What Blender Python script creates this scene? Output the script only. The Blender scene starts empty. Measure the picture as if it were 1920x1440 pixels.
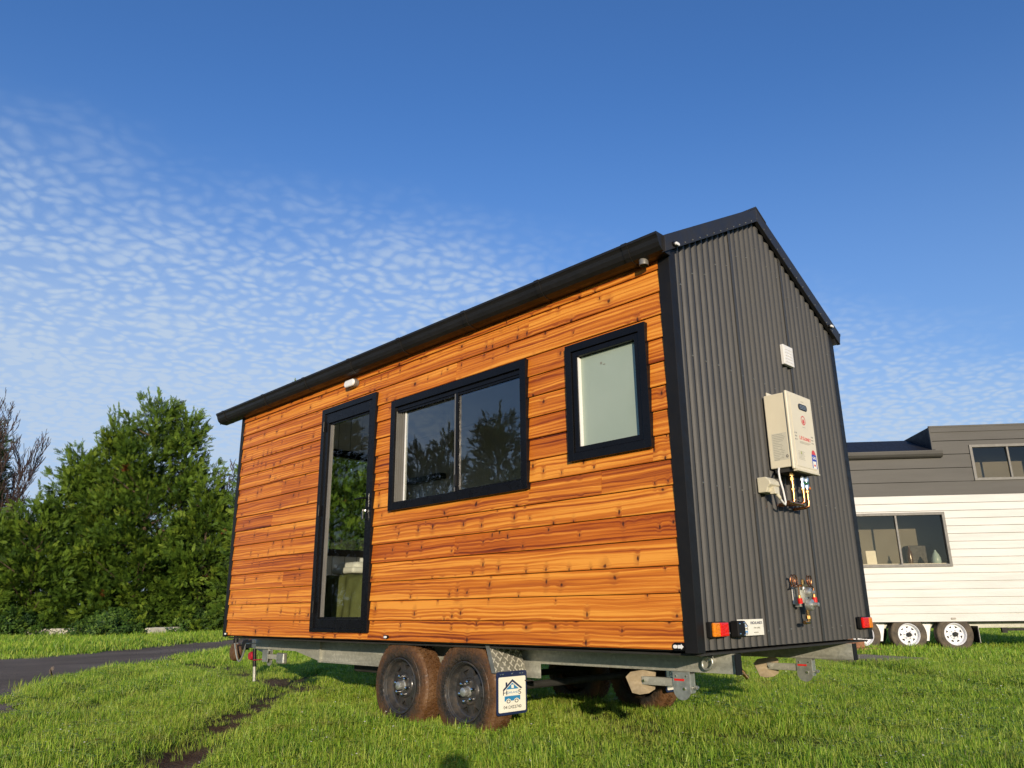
import bpy, math, random
import numpy as np
from mathutils import Vector, Matrix, Euler
R_ = math.radians
PI = math.pi
rnd = random.Random(7)
S = bpy.context.scene
COL = S.collection
ZO = 0.625                      # height of the cladding's lower edge above the ground

# ------------------------------------------------------------------ node helpers
def newmat(name):
    m = bpy.data.materials.new(name); m.use_nodes = True
    nt = m.node_tree; nt.nodes.clear()
    return m, nt
def N(nt, t, **kw):
    n = nt.nodes.new(t)
    for k, v in kw.items():
        if k == 'ins':
            for i, val in v.items(): n.inputs[i].default_value = val
        else: setattr(n, k, v)
    return n
def L(nt, a, b): nt.links.new(a, b)
def math_(nt, op, a, b=None, clamp=False):
    n = N(nt, 'ShaderNodeMath', operation=op); n.use_clamp = clamp
    for i, x in enumerate((a, b)):
        if x is None: continue
        if isinstance(x, (int, float)): n.inputs[i].default_value = x
        else: L(nt, x, n.inputs[i])
    return n.outputs[0]
def maprange(nt, v, a, b, c=0.0, d=1.0, smooth=True):
    n = N(nt, 'ShaderNodeMapRange'); n.interpolation_type = 'SMOOTHSTEP' if smooth else 'LINEAR'
    L(nt, v, n.inputs[0])
    for i, x in zip((1, 2, 3, 4), (a, b, c, d)): n.inputs[i].default_value = x
    return n.outputs[0]
def mixc(nt, f, a, b, mode='MIX'):
    n = N(nt, 'ShaderNodeMix', data_type='RGBA', blend_type=mode)
    if isinstance(f, (int, float)): n.inputs[0].default_value = f
    else: L(nt, f, n.inputs[0])
    for i, x in ((6, a), (7, b)):
        if isinstance(x, tuple): n.inputs[i].default_value = (*x[:3], 1)
        else: L(nt, x, n.inputs[i])
    return n.outputs[2]
def noise(nt, vec, scale, detail=3, rough=.55, dist=0.0, dim='3D'):
    n = N(nt, 'ShaderNodeTexNoise'); n.noise_dimensions = dim
    n.inputs['Scale'].default_value = scale; n.inputs['Detail'].default_value = detail
    n.inputs['Roughness'].default_value = rough; n.inputs['Distortion'].default_value = dist
    if vec is not None: L(nt, vec, n.inputs['Vector'])
    return n.outputs['Fac']
def mapping(nt, vec, scale=(1, 1, 1), loc=(0, 0, 0), rot=(0, 0, 0)):
    n = N(nt, 'ShaderNodeMapping'); L(nt, vec, n.inputs[0])
    n.inputs['Scale'].default_value = scale; n.inputs['Location'].default_value = loc; n.inputs['Rotation'].default_value = rot
    return n.outputs[0]
def ramp(nt, v, stops):
    n = N(nt, 'ShaderNodeValToRGB'); L(nt, v, n.inputs[0]); e = n.color_ramp.elements
    while len(e) < len(stops): e.new(.5)
    for el, (p, c) in zip(e, stops): el.position = p; el.color = (*c, 1)
    return n.outputs[0]
def out(nt, sh): 
    o = N(nt, 'ShaderNodeOutputMaterial'); L(nt, sh, o.inputs[0])
def bump(nt, h, strength, dist=.01):
    n = N(nt, 'ShaderNodeBump'); n.inputs['Strength'].default_value = strength; n.inputs['Distance'].default_value = dist
    L(nt, h, n.inputs['Height']); return n.outputs[0]
def objco(nt): return N(nt, 'ShaderNodeTexCoord').outputs['Object']
def geopos(nt): return N(nt, 'ShaderNodeNewGeometry').outputs['Position']

def simple(name, col, rough=.5, metal=0.0, var=.12, nscale=6.0, bumps=.0, bscale=60.0, spec=.5, coat=0.0):
    """painted / plastic / metal surface with slight mottling so that nothing is perfectly flat"""
    m, nt = newmat(name)
    co = objco(nt)
    f = noise(nt, co, nscale, 5, .6)
    lo = tuple(max(0, c * (1 - var)) for c in col); hi = tuple(min(1, c * (1 + var)) for c in col)
    c = ramp(nt, f, [(.3, lo), (.7, hi)])
    p = N(nt, 'ShaderNodeBsdfPrincipled'); L(nt, c, p.inputs['Base Color'])
    f2 = noise(nt, co, nscale * 4, 3)
    r = maprange(nt, f2, .3, .7, max(.02, rough * .85), min(1, rough * 1.15))
    L(nt, r, p.inputs['Roughness']); p.inputs['Metallic'].default_value = metal
    p.inputs['Specular IOR Level'].default_value = spec; p.inputs['Coat Weight'].default_value = coat
    if bumps: L(nt, bump(nt, noise(nt, co, bscale, 4), bumps, .004), p.inputs['Normal'])
    out(nt, p.outputs[0]); return m

M = {}
M['black'] = simple('black powder coat', (.0055, .0055, .0065), .30, var=.2, spec=.22)
M['blackmat'] = simple('black satin trim', (.0105, .0100, .0098), .5, var=.2, spec=.25)
M['gutter'] = simple('dark gutter paint', (.016, .0155, .0152), .42, var=.2, nscale=3, spec=.3)
M['barge'] = simple('dark barge paint', (.019, .0185, .0205), .5, var=.15, nscale=3)
M['grey'] = simple('bronze grey aluminium', (.20, .19, .17), .42, .3, var=.1)
M['inner'] = simple('grey beige lining', (.22, .215, .19), .8, var=.15, nscale=1.5)  # plain grey-beige for the surfaces behind the neighbour's glass
M['ngrey'] = simple('window grey', (.15, .145, .13), .5, var=.1)
M['white'] = simple('white interior paint', (.78, .77, .73), .6, var=.04)
M['whitepl'] = simple('white plastic', (.75, .74, .70), .35, var=.05)
M['lamp'] = simple('lamp diffuser', (.82, .82, .80), .25, var=.03)
M['cream'] = simple('cream enamel', (.70, .645, .49), .38, var=.05, nscale=3)
M['creamlt'] = simple('pale beige plastic', (.60, .56, .42), .42, var=.05)
M['label'] = simple('silver label', (.56, .54, .44), .4, var=.05)
M['steel'] = simple('galvanised steel', (.50, .51, .47), .42, .75, var=.22, nscale=14, bumps=.15, bscale=90)
M['steeldk'] = simple('weathered steel', (.26, .27, .25), .5, .6, var=.3, nscale=10)
M['brassy'] = simple('brass', (.56, .33, .12), .28, 1.0, var=.2, nscale=30)
M['copper'] = simple('copper', (.62, .27, .12), .28, 1.0, var=.2, nscale=30)
M['chrome'] = simple('chrome', (.75, .75, .73), .15, 1.0, var=.08)
M['tan'] = simple('worn shaded plate', (.25, .20, .125), .7, .2, var=.25, nscale=18, bumps=.2)  # worn tan, set darker to take in shade on the plate
M['red'] = simple('red plastic', (.62, .02, .015), .3, var=.1)
M['redpaint'] = simple('red paint', (.40, .015, .03), .4, var=.25, nscale=20)
M['orange'] = simple('orange plastic', (.75, .22, .01), .35, var=.1)
M['navy'] = simple('navy print', (.012, .022, .075), .4, var=.1)
M['blue'] = simple('blue print', (.03, .22, .46), .4, var=.06)
M['bluelt'] = simple('light blue print', (.12, .30, .58), .4, var=.06)
M['ink'] = simple('dark print', (.02, .022, .03), .5, var=.1)
M['inkgrey'] = simple('grey print', (.22, .22, .18), .5, var=.1)
M['redink'] = simple('red print', (.62, .06, .05), .4, var=.05)
M['olivegr'] = simple('green print', (.35, .38, .12), .5, var=.1)
M['flapwhite'] = simple('white mud flap', (.86, .84, .72), .4, var=.05, nscale=8)
M['floor'] = simple('dark timber floor', (.10, .07, .045), .5, var=.2)
M['under'] = simple('underfloor', (.022, .022, .02), .8, var=.3)
M['duvet'] = simple('olive linen', (.105, .115, .042), .95, var=.12, nscale=20, bumps=.3, bscale=300, spec=.1)
M['linen'] = simple('white linen', (.72, .70, .62), .95, var=.04, bumps=.2, bscale=200, spec=.1)
M['darkroof'] = simple('dark roof sheet', (.018, .019, .023), .6, .0, var=.15, spec=.2)
M['teal'] = simple('pale teal glaze', (.42, .56, .55), .3, var=.06)
M['greenvalve'] = simple('green handle', (.02, .16, .07), .4)
M['bark'] = simple('bark', (.11, .075, .05), .9, var=.4, nscale=12, bumps=.5, bscale=30)
M['deadwood'] = simple('dead wood', (.062, .038, .030), .85, var=.35, nscale=6)
M['brick'] = simple('rough brick', (.26, .12, .06), .85, var=.35, nscale=14, bumps=.5, bscale=60)
M['mat'] = simple('weathered board', (.23, .19, .13), .85, var=.2, nscale=8, bumps=.3)
M['fabric'] = simple('dark jacket', (.03, .035, .05), .9, var=.2)
M['denim'] = simple('denim', (.04, .06, .11), .9, var=.2)
M['skin'] = simple('skin', (.46, .27, .19), .55, var=.08)
M['hair'] = simple('hair', (.03, .02, .012), .6, var=.3, nscale=40)

def mat_wood():
    m, nt = newmat('oiled cedar cladding')
    co = objco(nt)
    sep = N(nt, 'ShaderNodeSeparateXYZ'); L(nt, co, sep.inputs[0])
    at = N(nt, 'ShaderNodeAttribute', attribute_name='board'); bid = at.outputs['Fac']
    bt = N(nt, 'ShaderNodeAttribute', attribute_name='tone').outputs['Fac']
    u = math_(nt, 'ADD', sep.outputs[0], math_(nt, 'MULTIPLY', bid, 13.71))
    v = math_(nt, 'ADD', sep.outputs[2], math_(nt, 'MULTIPLY', bid, 5.37))
    # knots: scattered cells, stretched a little upwards
    def knots(su, sv, off, lo, hi, keep):
        c = N(nt, 'ShaderNodeCombineXYZ')
        L(nt, math_(nt, 'MULTIPLY_ADD', u, su), c.inputs[0]); c.inputs[0].links[0].from_node.inputs[2].default_value = off
        L(nt, math_(nt, 'MULTIPLY', v, sv), c.inputs[1])
        vo = N(nt, 'ShaderNodeTexVoronoi', voronoi_dimensions='2D', feature='F1'); vo.inputs['Scale'].default_value = 1
        vo.inputs['Randomness'].default_value = .9
        wob = N(nt, 'ShaderNodeTexNoise'); wob.inputs['Scale'].default_value = 4.5; L(nt, c.outputs[0], wob.inputs['Vector'])
        add = N(nt, 'ShaderNodeVectorMath', operation='MULTIPLY_ADD'); L(nt, wob.outputs['Color'], add.inputs[0])
        add.inputs[1].default_value = (.16, .13, 0); L(nt, c.outputs[0], add.inputs[2])
        L(nt, add.outputs[0], vo.inputs['Vector'])
        cs = N(nt, 'ShaderNodeSeparateColor'); L(nt, vo.outputs['Color'], cs.inputs[0])
        k = math_(nt, 'GREATER_THAN', cs.outputs[0], keep)
        size = maprange(nt, cs.outputs[1], 0, 1, .55, 1.35, False)
        d = math_(nt, 'DIVIDE', vo.outputs['Distance'], size)
        core = math_(nt, 'MULTIPLY', maprange(nt, d, lo, hi, 1, 0), k)
        halo = math_(nt, 'MULTIPLY', maprange(nt, d, hi * .6, hi * 3.6, 1, 0), k)
        return core, halo
    k1, h1 = knots(3.8, 3.4, .0, .016, .060, .40)
    k2, h2 = knots(11.0, 5.5, 3.3, .03, .12, .64)
    core = math_(nt, 'MAXIMUM', k1, k2); halo = math_(nt, 'MAXIMUM', h1, h2)
    # grain lines run along the board and swell round the knots
    c = N(nt, 'ShaderNodeCombineXYZ'); L(nt, math_(nt, 'MULTIPLY', u, .9), c.inputs[0]); L(nt, math_(nt, 'MULTIPLY', v, 7.0), c.inputs[1]); 
    warp = noise(nt, c.outputs[0], 1.6, 3, .5)
    vv = math_(nt, 'ADD', math_(nt, 'ADD', v, math_(nt, 'MULTIPLY', warp, .055)), math_(nt, 'MULTIPLY', halo, .008))
    g1c = N(nt, 'ShaderNodeCombineXYZ'); L(nt, math_(nt, 'MULTIPLY', u, .42), g1c.inputs[0]); L(nt, math_(nt, 'MULTIPLY', vv, 46.0), g1c.inputs[1])
    g1 = noise(nt, g1c.outputs[0], 1.0, 4, .6)
    g2c = N(nt, 'ShaderNodeCombineXYZ'); L(nt, math_(nt, 'MULTIPLY', u, 1.6), g2c.inputs[0]); L(nt, math_(nt, 'MULTIPLY', vv, 260.0), g2c.inputs[1])
    g2 = noise(nt, g2c.outputs[0], 1.0, 3, .6)
    g3c = N(nt, 'ShaderNodeCombineXYZ'); L(nt, math_(nt, 'MULTIPLY', u, .5), g3c.inputs[0]); L(nt, math_(nt, 'MULTIPLY', v, 5.0), g3c.inputs[1])
    g3 = noise(nt, g3c.outputs[0], 1.0, 3, .55)
    lines = math_(nt, 'SINE', math_(nt, 'MULTIPLY', vv, 250.0)) 
    grain = math_(nt, 'ADD', math_(nt, 'MULTIPLY', g1, .82), math_(nt, 'ADD', math_(nt, 'MULTIPLY', g2, .22), math_(nt, 'MULTIPLY', lines, .05)))
    g4c = N(nt, 'ShaderNodeCombineXYZ'); L(nt, math_(nt, 'MULTIPLY', u, .35), g4c.inputs[0]); L(nt, math_(nt, 'MULTIPLY', vv, 17.0), g4c.inputs[1])
    g4 = noise(nt, g4c.outputs[0], 1.0, 3, .5)
    grain = math_(nt, 'ADD', grain, math_(nt, 'ADD', math_(nt, 'MULTIPLY', math_(nt, 'SUBTRACT', g3, .5), .30), math_(nt, 'MULTIPLY', math_(nt, 'SUBTRACT', g4, .5), .42)))
    grain = math_(nt, 'ADD', grain, math_(nt, 'MULTIPLY', math_(nt, 'SUBTRACT', bt, .5), .11))
    col = ramp(nt, grain, [(.27, (.10, .017, .003)), (.36, (.27, .052, .006)), (.45, (.46, .118, .011)), (.55, (.62, .188, .017)), (.67, (.82, .335, .045))])
    red = mixc(nt, 1.0, col, (.88, .74, .66), 'MULTIPLY')
    col = mixc(nt, maprange(nt, bt, .36, -.15), col, red)
    col = mixc(nt, math_(nt, 'MULTIPLY', halo, .42), col, (.30, .07, .012))
    col = mixc(nt, math_(nt, 'MULTIPLY', core, .93), col, (.055, .014, .006))
    # rough sawn cross ticks on a few boards
    p = N(nt, 'ShaderNodeBsdfPrincipled'); L(nt, col, p.inputs['Base Color'])
    L(nt, maprange(nt, g2, .3, .7, .42, .6), p.inputs['Roughness']); p.inputs['Specular IOR Level'].default_value = .35
    h = math_(nt, 'ADD', math_(nt, 'MULTIPLY', g2, .5), math_(nt, 'ADD', g1, math_(nt, 'MULTIPLY', core, -.8)))
    L(nt, bump(nt, h, .55, .004), p.inputs['Normal'])
    out(nt, p.outputs[0]); return m
M['wood'] = mat_wood()

def mat_sheet():
    m, nt = newmat('dark corrugated steel')
    co = objco(nt)
    f = noise(nt, mapping(nt, co, (1, 1, .25)), 2.2, 6, .6)
    c = ramp(nt, f, [(.3, (.038, .0375, .036)), (.7, (.053, .052, .048))])
    dirt = noise(nt, co, 40, 4, .7)
    c = mixc(nt, maprange(nt, dirt, .62, .75, 0, .25), c, (.14, .12, .09))
    p = N(nt, 'ShaderNodeBsdfPrincipled'); L(nt, c, p.inputs['Base Color'])
    L(nt, maprange(nt, f, .3, .7, .42, .55), p.inputs['Roughness']); p.inputs['Specular IOR Level'].default_value = .4
    L(nt, bump(nt, noise(nt, co, 2.6, 2), .35, .02), p.inputs['Normal'])
    out(nt, p.outputs[0]); return m
M['sheet'] = mat_sheet()

def mat_glass(name='window glass', tint=(.84, .86, .85), ior=1.95, refl=1.3):
    m, nt = newmat(name)
    fr = N(nt, 'ShaderNodeFresnel'); fr.inputs[0].default_value = ior
    t = N(nt, 'ShaderNodeBsdfTransparent'); t.inputs[0].default_value = (*tint, 1)
    g = N(nt, 'ShaderNodeBsdfGlossy'); g.inputs['Roughness'].default_value = 0.0; g.inputs[0].default_value = (.95, .97, 1, 1)
    co = geopos(nt); L(nt, bump(nt, noise(nt, co, 1.3, 2), .02, .02), g.inputs['Normal'])
    bk = N(nt, 'ShaderNodeNewGeometry').outputs['Backfacing']
    mx = N(nt, 'ShaderNodeMixShader'); L(nt, math_(nt, 'MULTIPLY', math_(nt, 'MULTIPLY', fr.outputs[0], refl, True), math_(nt, 'SUBTRACT', 1, bk)), mx.inputs[0])
    L(nt, t.outputs[0], mx.inputs[1]); L(nt, g.outputs[0], mx.inputs[2])
    out(nt, mx.outputs[0]); return m
M['glass'] = mat_glass()
M['doorglass'] = mat_glass('door glass', (.93, .95, .94), 1.55, .9)
M['glassn'] = mat_glass('neighbour glass', (.86, .84, .78), 1.55, .8)

def mat_frost():
    m, nt = newmat('frosted glass')
    co = objco(nt)
    p = N(nt, 'ShaderNodeBsdfPrincipled')
    c = ramp(nt, noise(nt, co, 2.0, 3), [(.3, (.30, .37, .30)), (.7, (.34, .41, .34))])
    L(nt, c, p.inputs['Base Color']); p.inputs['Roughness'].default_value = .28; p.inputs['Specular IOR Level'].default_value = .5
    out(nt, p.outputs[0]); return m
M['frost'] = mat_frost()

def mat_rubber():
    m, nt = newmat('muddy tyre rubber')
    co = objco(nt)
    f = noise(nt, co, 7, 6, .65); f2 = noise(nt, co, 45, 4, .6)
    ln = N(nt, 'ShaderNodeVectorMath', operation='LENGTH')
    mp = mapping(nt, co, (1, 0, 1)); L(nt, mp, ln.inputs[0]); r = ln.outputs['Value']
    mud = math_(nt, 'ADD', maprange(nt, r, .22, .33, -.22, .20, False), math_(nt, 'ADD', math_(nt, 'MULTIPLY', f, .9), math_(nt, 'MULTIPLY', f2, .3)))
    c = ramp(nt, mud, [(.34, (.018, .016, .014)), (.52, (.052, .032, .018)), (.72, (.105, .048, .017)), (.95, (.16, .085, .038))])
    p = N(nt, 'ShaderNodeBsdfPrincipled'); L(nt, c, p.inputs['Base Color'])
    L(nt, maprange(nt, f2, .35, .65, .35, .85), p.inputs['Roughness'])
    L(nt, bump(nt, math_(nt, 'ADD', f, math_(nt, 'MULTIPLY', f2, .7)), .9, .012), p.inputs['Normal'])
    out(nt, p.outputs[0]); return m
M['rubber'] = mat_rubber()
def mat_tyre_clean():
    m, nt = newmat('dusty tyre rubber')
    co = objco(nt); f = noise(nt, co, 8, 5, .6)
    c = ramp(nt, f, [(.35, (.05, .042, .032)), (.7, (.13, .10, .065))])
    p = N(nt, 'ShaderNodeBsdfPrincipled'); L(nt, c, p.inputs['Base Color']); p.inputs['Roughness'].default_value = .8
    out(nt, p.outputs[0]); return m
M['tyre2'] = mat_tyre_clean()
def mat_rim():
    m, nt = newmat('muddy black rim')
    co = objco(nt); f = noise(nt, co, 14, 6, .65)
    c = ramp(nt, f, [(.50, (.034, .034, .034)), (.64, (.05, .042, .034)), (.76, (.10, .065, .04))])
    p = N(nt, 'ShaderNodeBsdfPrincipled'); L(nt, c, p.inputs['Base Color'])
    L(nt, maprange(nt, f, .4, .65, .22, .8), p.inputs['Roughness'])
    out(nt, p.outputs[0]); return m
M['rim'] = mat_rim()
M['rimwhite'] = simple('white rim paint', (.74, .75, .78), .35, var=.06, nscale=14)
def mat_galv():
    m, nt = newmat('galvanised rail')
    co = objco(nt)
    vo = N(nt, 'ShaderNodeTexVoronoi'); vo.inputs['Scale'].default_value = 55; L(nt, co, vo.inputs['Vector'])
    f = noise(nt, mapping(nt, co, (.6, 1, 9)), 3.0, 5, .6)
    a = math_(nt, 'ADD', math_(nt, 'MULTIPLY', f, .8), math_(nt, 'MULTIPLY', N_sep(nt, vo.outputs['Color']), .2))
    c = ramp(nt, a, [(.3, (.26, .265, .225)), (.6, (.40, .405, .35)), (.75, (.52, .52, .45))])
    p = N(nt, 'ShaderNodeBsdfPrincipled'); L(nt, c, p.inputs['Base Color']); p.inputs['Metallic'].default_value = .25
    L(nt, maprange(nt, f, .3, .7, .36, .58), p.inputs['Roughness'])
    L(nt, bump(nt, f, .12, .004), p.inputs['Normal'])
    out(nt, p.outputs[0]); return m
def N_sep(nt, c):
    s = N(nt, 'ShaderNodeSeparateColor'); L(nt, c, s.inputs[0]); return s.outputs[0]
M['galv'] = mat_galv()
def mat_lens(name, col):
    m, nt = newmat(name)
    co = objco(nt)
    v = N(nt, 'ShaderNodeTexVoronoi'); v.inputs['Scale'].default_value = 90; L(nt, co, v.inputs['Vector'])
    c = ramp(nt, v.outputs['Distance'], [(.1, tuple(x * .55 for x in col)), (.5, col)])
    p = N(nt, 'ShaderNodeBsdfPrincipled'); L(nt, c, p.inputs['Base Color']); p.inputs['Roughness'].default_value = .12
    p.inputs['Coat Weight'].default_value = .6
    L(nt, bump(nt, v.outputs['Distance'], .3, .003), p.inputs['Normal'])
    out(nt, p.outputs[0]); return m
M['lensred'] = mat_lens('red lamp lens', (.80, .012, .01)); M['lensamber'] = mat_lens('amber lamp lens', (.85, .25, .01))
def mat_checker():
    m, nt = newmat('checker plate')
    co = objco(nt)
    def bars(rot, off):
        mp = mapping(nt, co, (1, 1, 1), off, (rot, 0, 0))
        s = N(nt, 'ShaderNodeSeparateXYZ'); L(nt, mp, s.inputs[0])
        a = math_(nt, 'PINGPONG', s.outputs[1], .021); b = math_(nt, 'PINGPONG', s.outputs[2], .026)
        return math_(nt, 'MULTIPLY', maprange(nt, a, .0145, .0175), maprange(nt, b, .016, .020, 1, 0))
    h = math_(nt, 'MAXIMUM', bars(R_(45), (0, 0, 0)), math_(nt, 'MULTIPLY', bars(R_(-45), (0, .021, .026)), 1))
    f = noise(nt, co, 16, 4)
    c = mixc(nt, h, ramp(nt, f, [(.3, (.24, .24, .20)), (.7, (.38, .37, .31))]), (.85, .83, .72))  # raised bars coloured pale cream to imitate their highlights
    p = N(nt, 'ShaderNodeBsdfPrincipled'); L(nt, c, p.inputs['Base Color']); p.inputs['Metallic'].default_value = .4
    p.inputs['Roughness'].default_value = .35; L(nt, bump(nt, h, 1.0, .004), p.inputs['Normal'])
    out(nt, p.outputs[0]); return m
M['checker'] = mat_checker()
def mat_boards(name, lo, hi, rough=.5):
    m, nt = newmat(name)
    co = objco(nt)
    at = N(nt, 'ShaderNodeAttribute', attribute_name='board').outputs['Fac']
    f = noise(nt, mapping(nt, co, (.35, 1, 3)), 2.2, 6, .65)
    g = noise(nt, mapping(nt, co, (1.2, 1, 60)), 2.0, 3)
    a = math_(nt, 'ADD', math_(nt, 'MULTIPLY', f, .8), math_(nt, 'ADD', math_(nt, 'MULTIPLY', g, .12), math_(nt, 'MULTIPLY', at, .12)))
    c = ramp(nt, a, [(.36, lo), (.62, hi)])
    p = N(nt, 'ShaderNodeBsdfPrincipled'); L(nt, c, p.inputs['Base Color']); p.inputs['Roughness'].default_value = rough
    L(nt, bump(nt, g, .25, .003), p.inputs['Normal'])
    out(nt, p.outputs[0]); return m
M['nwhite'] = mat_boards('white weatherboard', (.54, .54, .51), (.64, .64, .61))
M['ndark'] = mat_boards('dark grey panel', (.056, .054, .048), (.072, .070, .063), .6)
M['vj'] = simple('grooved lining', (.74, .73, .67), .6, var=.04)

def mat_leaf(name, cols, trans=.06, rust=0.0):
    m, nt = newmat(name)
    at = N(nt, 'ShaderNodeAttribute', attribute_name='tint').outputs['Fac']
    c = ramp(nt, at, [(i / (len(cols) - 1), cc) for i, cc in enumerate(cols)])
    f = noise(nt, geopos(nt), .9, 3)
    c = mixc(nt, maprange(nt, f, .35, .7, 0, .45), c, mixc(nt, 1.0, c, (1.25, 1.05, .55), 'MULTIPLY'))
    if rust:
        k = noise(nt, geopos(nt), 1.15, 2, .4); c = mixc(nt, maprange(nt, k, .745 - rust, .775 - rust), c, (.16, .045, .015))
    d = N(nt, 'ShaderNodeBsdfPrincipled'); L(nt, c, d.inputs['Base Color']); d.inputs['Roughness'].default_value = .6
    d.inputs['Specular IOR Level'].default_value = .25
    t = N(nt, 'ShaderNodeBsdfTranslucent'); L(nt, c, t.inputs[0])
    mx = N(nt, 'ShaderNodeMixShader'); mx.inputs[0].default_value = trans
    L(nt, d.outputs[0], mx.inputs[1]); L(nt, t.outputs[0], mx.inputs[2]); out(nt, mx.outputs[0]); return m
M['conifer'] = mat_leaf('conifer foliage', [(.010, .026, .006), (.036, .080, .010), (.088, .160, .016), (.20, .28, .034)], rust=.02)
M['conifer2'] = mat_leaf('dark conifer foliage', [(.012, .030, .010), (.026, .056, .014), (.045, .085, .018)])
M['shrub'] = mat_leaf('shrub leaves', [(.018, .045, .010), (.045, .10, .013), (.10, .17, .02)])
M['deadleaf'] = mat_leaf('dead foliage', [(.05, .025, .015), (.10, .05, .025), (.10, .09, .03)])
def mat_grass():
    m, nt = newmat('grass blades')
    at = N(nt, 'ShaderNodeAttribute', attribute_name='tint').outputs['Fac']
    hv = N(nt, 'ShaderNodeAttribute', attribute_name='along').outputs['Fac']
    pos = geopos(nt)
    f = noise(nt, pos, .55, 4, .6); f3 = noise(nt, pos, 3.2, 2)
    oi = N(nt, 'ShaderNodeObjectInfo').outputs['Random']
    a = math_(nt, 'ADD', math_(nt, 'MULTIPLY', at, .55), math_(nt, 'ADD', math_(nt, 'MULTIPLY', f, .55), math_(nt, 'MULTIPLY', oi, .15)))
    c = ramp(nt, a, [(.25, (.060, .150, .015)), (.45, (.155, .31, .022)), (.64, (.30, .47, .036)), (.86, (.50, .58, .10))])
    c = mixc(nt, maprange(nt, f3, .58, .70, 0, .45), c, (.30, .25, .07))
    dry = math_(nt, 'GREATER_THAN', at, .985)
    c = mixc(nt, dry, c, (.30, .30, .12))
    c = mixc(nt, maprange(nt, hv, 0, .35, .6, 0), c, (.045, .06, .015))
    d = N(nt, 'ShaderNodeBsdfPrincipled'); L(nt, c, d.inputs['Base Color']); d.inputs['Roughness'].default_value = .45
    d.inputs['Specular IOR Level'].default_value = .35
    t = N(nt, 'ShaderNodeBsdfTranslucent'); L(nt, c, t.inputs[0])
    mx = N(nt, 'ShaderNodeMixShader'); mx.inputs[0].default_value = .36
    L(nt, d.outputs[0], mx.inputs[1]); L(nt, t.outputs[0], mx.inputs[2]); out(nt, mx.outputs[0]); return m
M['grass'] = mat_grass()
def mat_ground():
    m, nt = newmat('lawn soil')
    pos = geopos(nt)
    mud = N(nt, 'ShaderNodeAttribute', attribute_name='mud').outputs['Fac']
    f = noise(nt, pos, 1.6, 6, .65); g = noise(nt, pos, 22, 5, .7)
    a = math_(nt, 'ADD', math_(nt, 'MULTIPLY', f, .6), math_(nt, 'MULTIPLY', g, .4))
    green = ramp(nt, a, [(.35, (.035, .060, .010)), (.55, (.075, .12, .016)), (.7, (.12, .15, .028))])
    brown = ramp(nt, a, [(.35, (.045, .029, .018)), (.5, (.115, .075, .045)), (.65, (.20, .145, .09))])
    c = mixc(nt, mud, green, brown)
    p = N(nt, 'ShaderNodeBsdfPrincipled'); L(nt, c, p.inputs['Base Color']); p.inputs['Roughness'].default_value = .95; p.inputs['Specular IOR Level'].default_value = .1
    L(nt, bump(nt, a, .8, .06), p.inputs['Normal'])
    out(nt, p.outputs[0]); return m
M['ground'] = mat_ground()
def mat_road():
    m, nt = newmat('worn asphalt')
    pos = geopos(nt)
    f = noise(nt, pos, .5, 6, .65); g = noise(nt, pos, 60, 3, .7); s = noise(nt, mapping(nt, pos, (1, .12, 1), (0, 0, 0), (0, 0, R_(-50))), 1.2, 4)
    a = math_(nt, 'ADD', math_(nt, 'MULTIPLY', f, .45), math_(nt, 'ADD', math_(nt, 'MULTIPLY', g, .25), math_(nt, 'MULTIPLY', s, .3)))
    c = ramp(nt, a, [(.36, (.14, .108, .078)), (.52, (.23, .18, .132)), (.68, (.36, .29, .215))])
    p = N(nt, 'ShaderNodeBsdfPrincipled'); L(nt, c, p.inputs['Base Color']); p.inputs['Roughness'].default_value = .95; p.inputs['Specular IOR Level'].default_value = .05
    L(nt, bump(nt, g, .6, .02), p.inputs['Normal'])
    out(nt, p.outputs[0]); return m
M['road'] = mat_road()
M['concrete'] = simple('pale concrete', (.50, .48, .40), .85, var=.25, nscale=5, bumps=.4, bscale=25)

# ------------------------------------------------------------------ object helpers
def tag(o, label=None, cat=None, group=None, kind=None):
    if label: o['label'] = label
    if cat: o['category'] = cat
    if group: o['group'] = group
    if kind: o['kind'] = kind
    return o
def empty(name, loc=(0, 0, 0), rz=0, parent=None):
    o = bpy.data.objects.new(name, None); COL.objects.link(o); o.location = loc; o.rotation_euler = (0, 0, rz)
    o.empty_display_size = .1
    if parent: o.parent = parent
    return o

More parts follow.
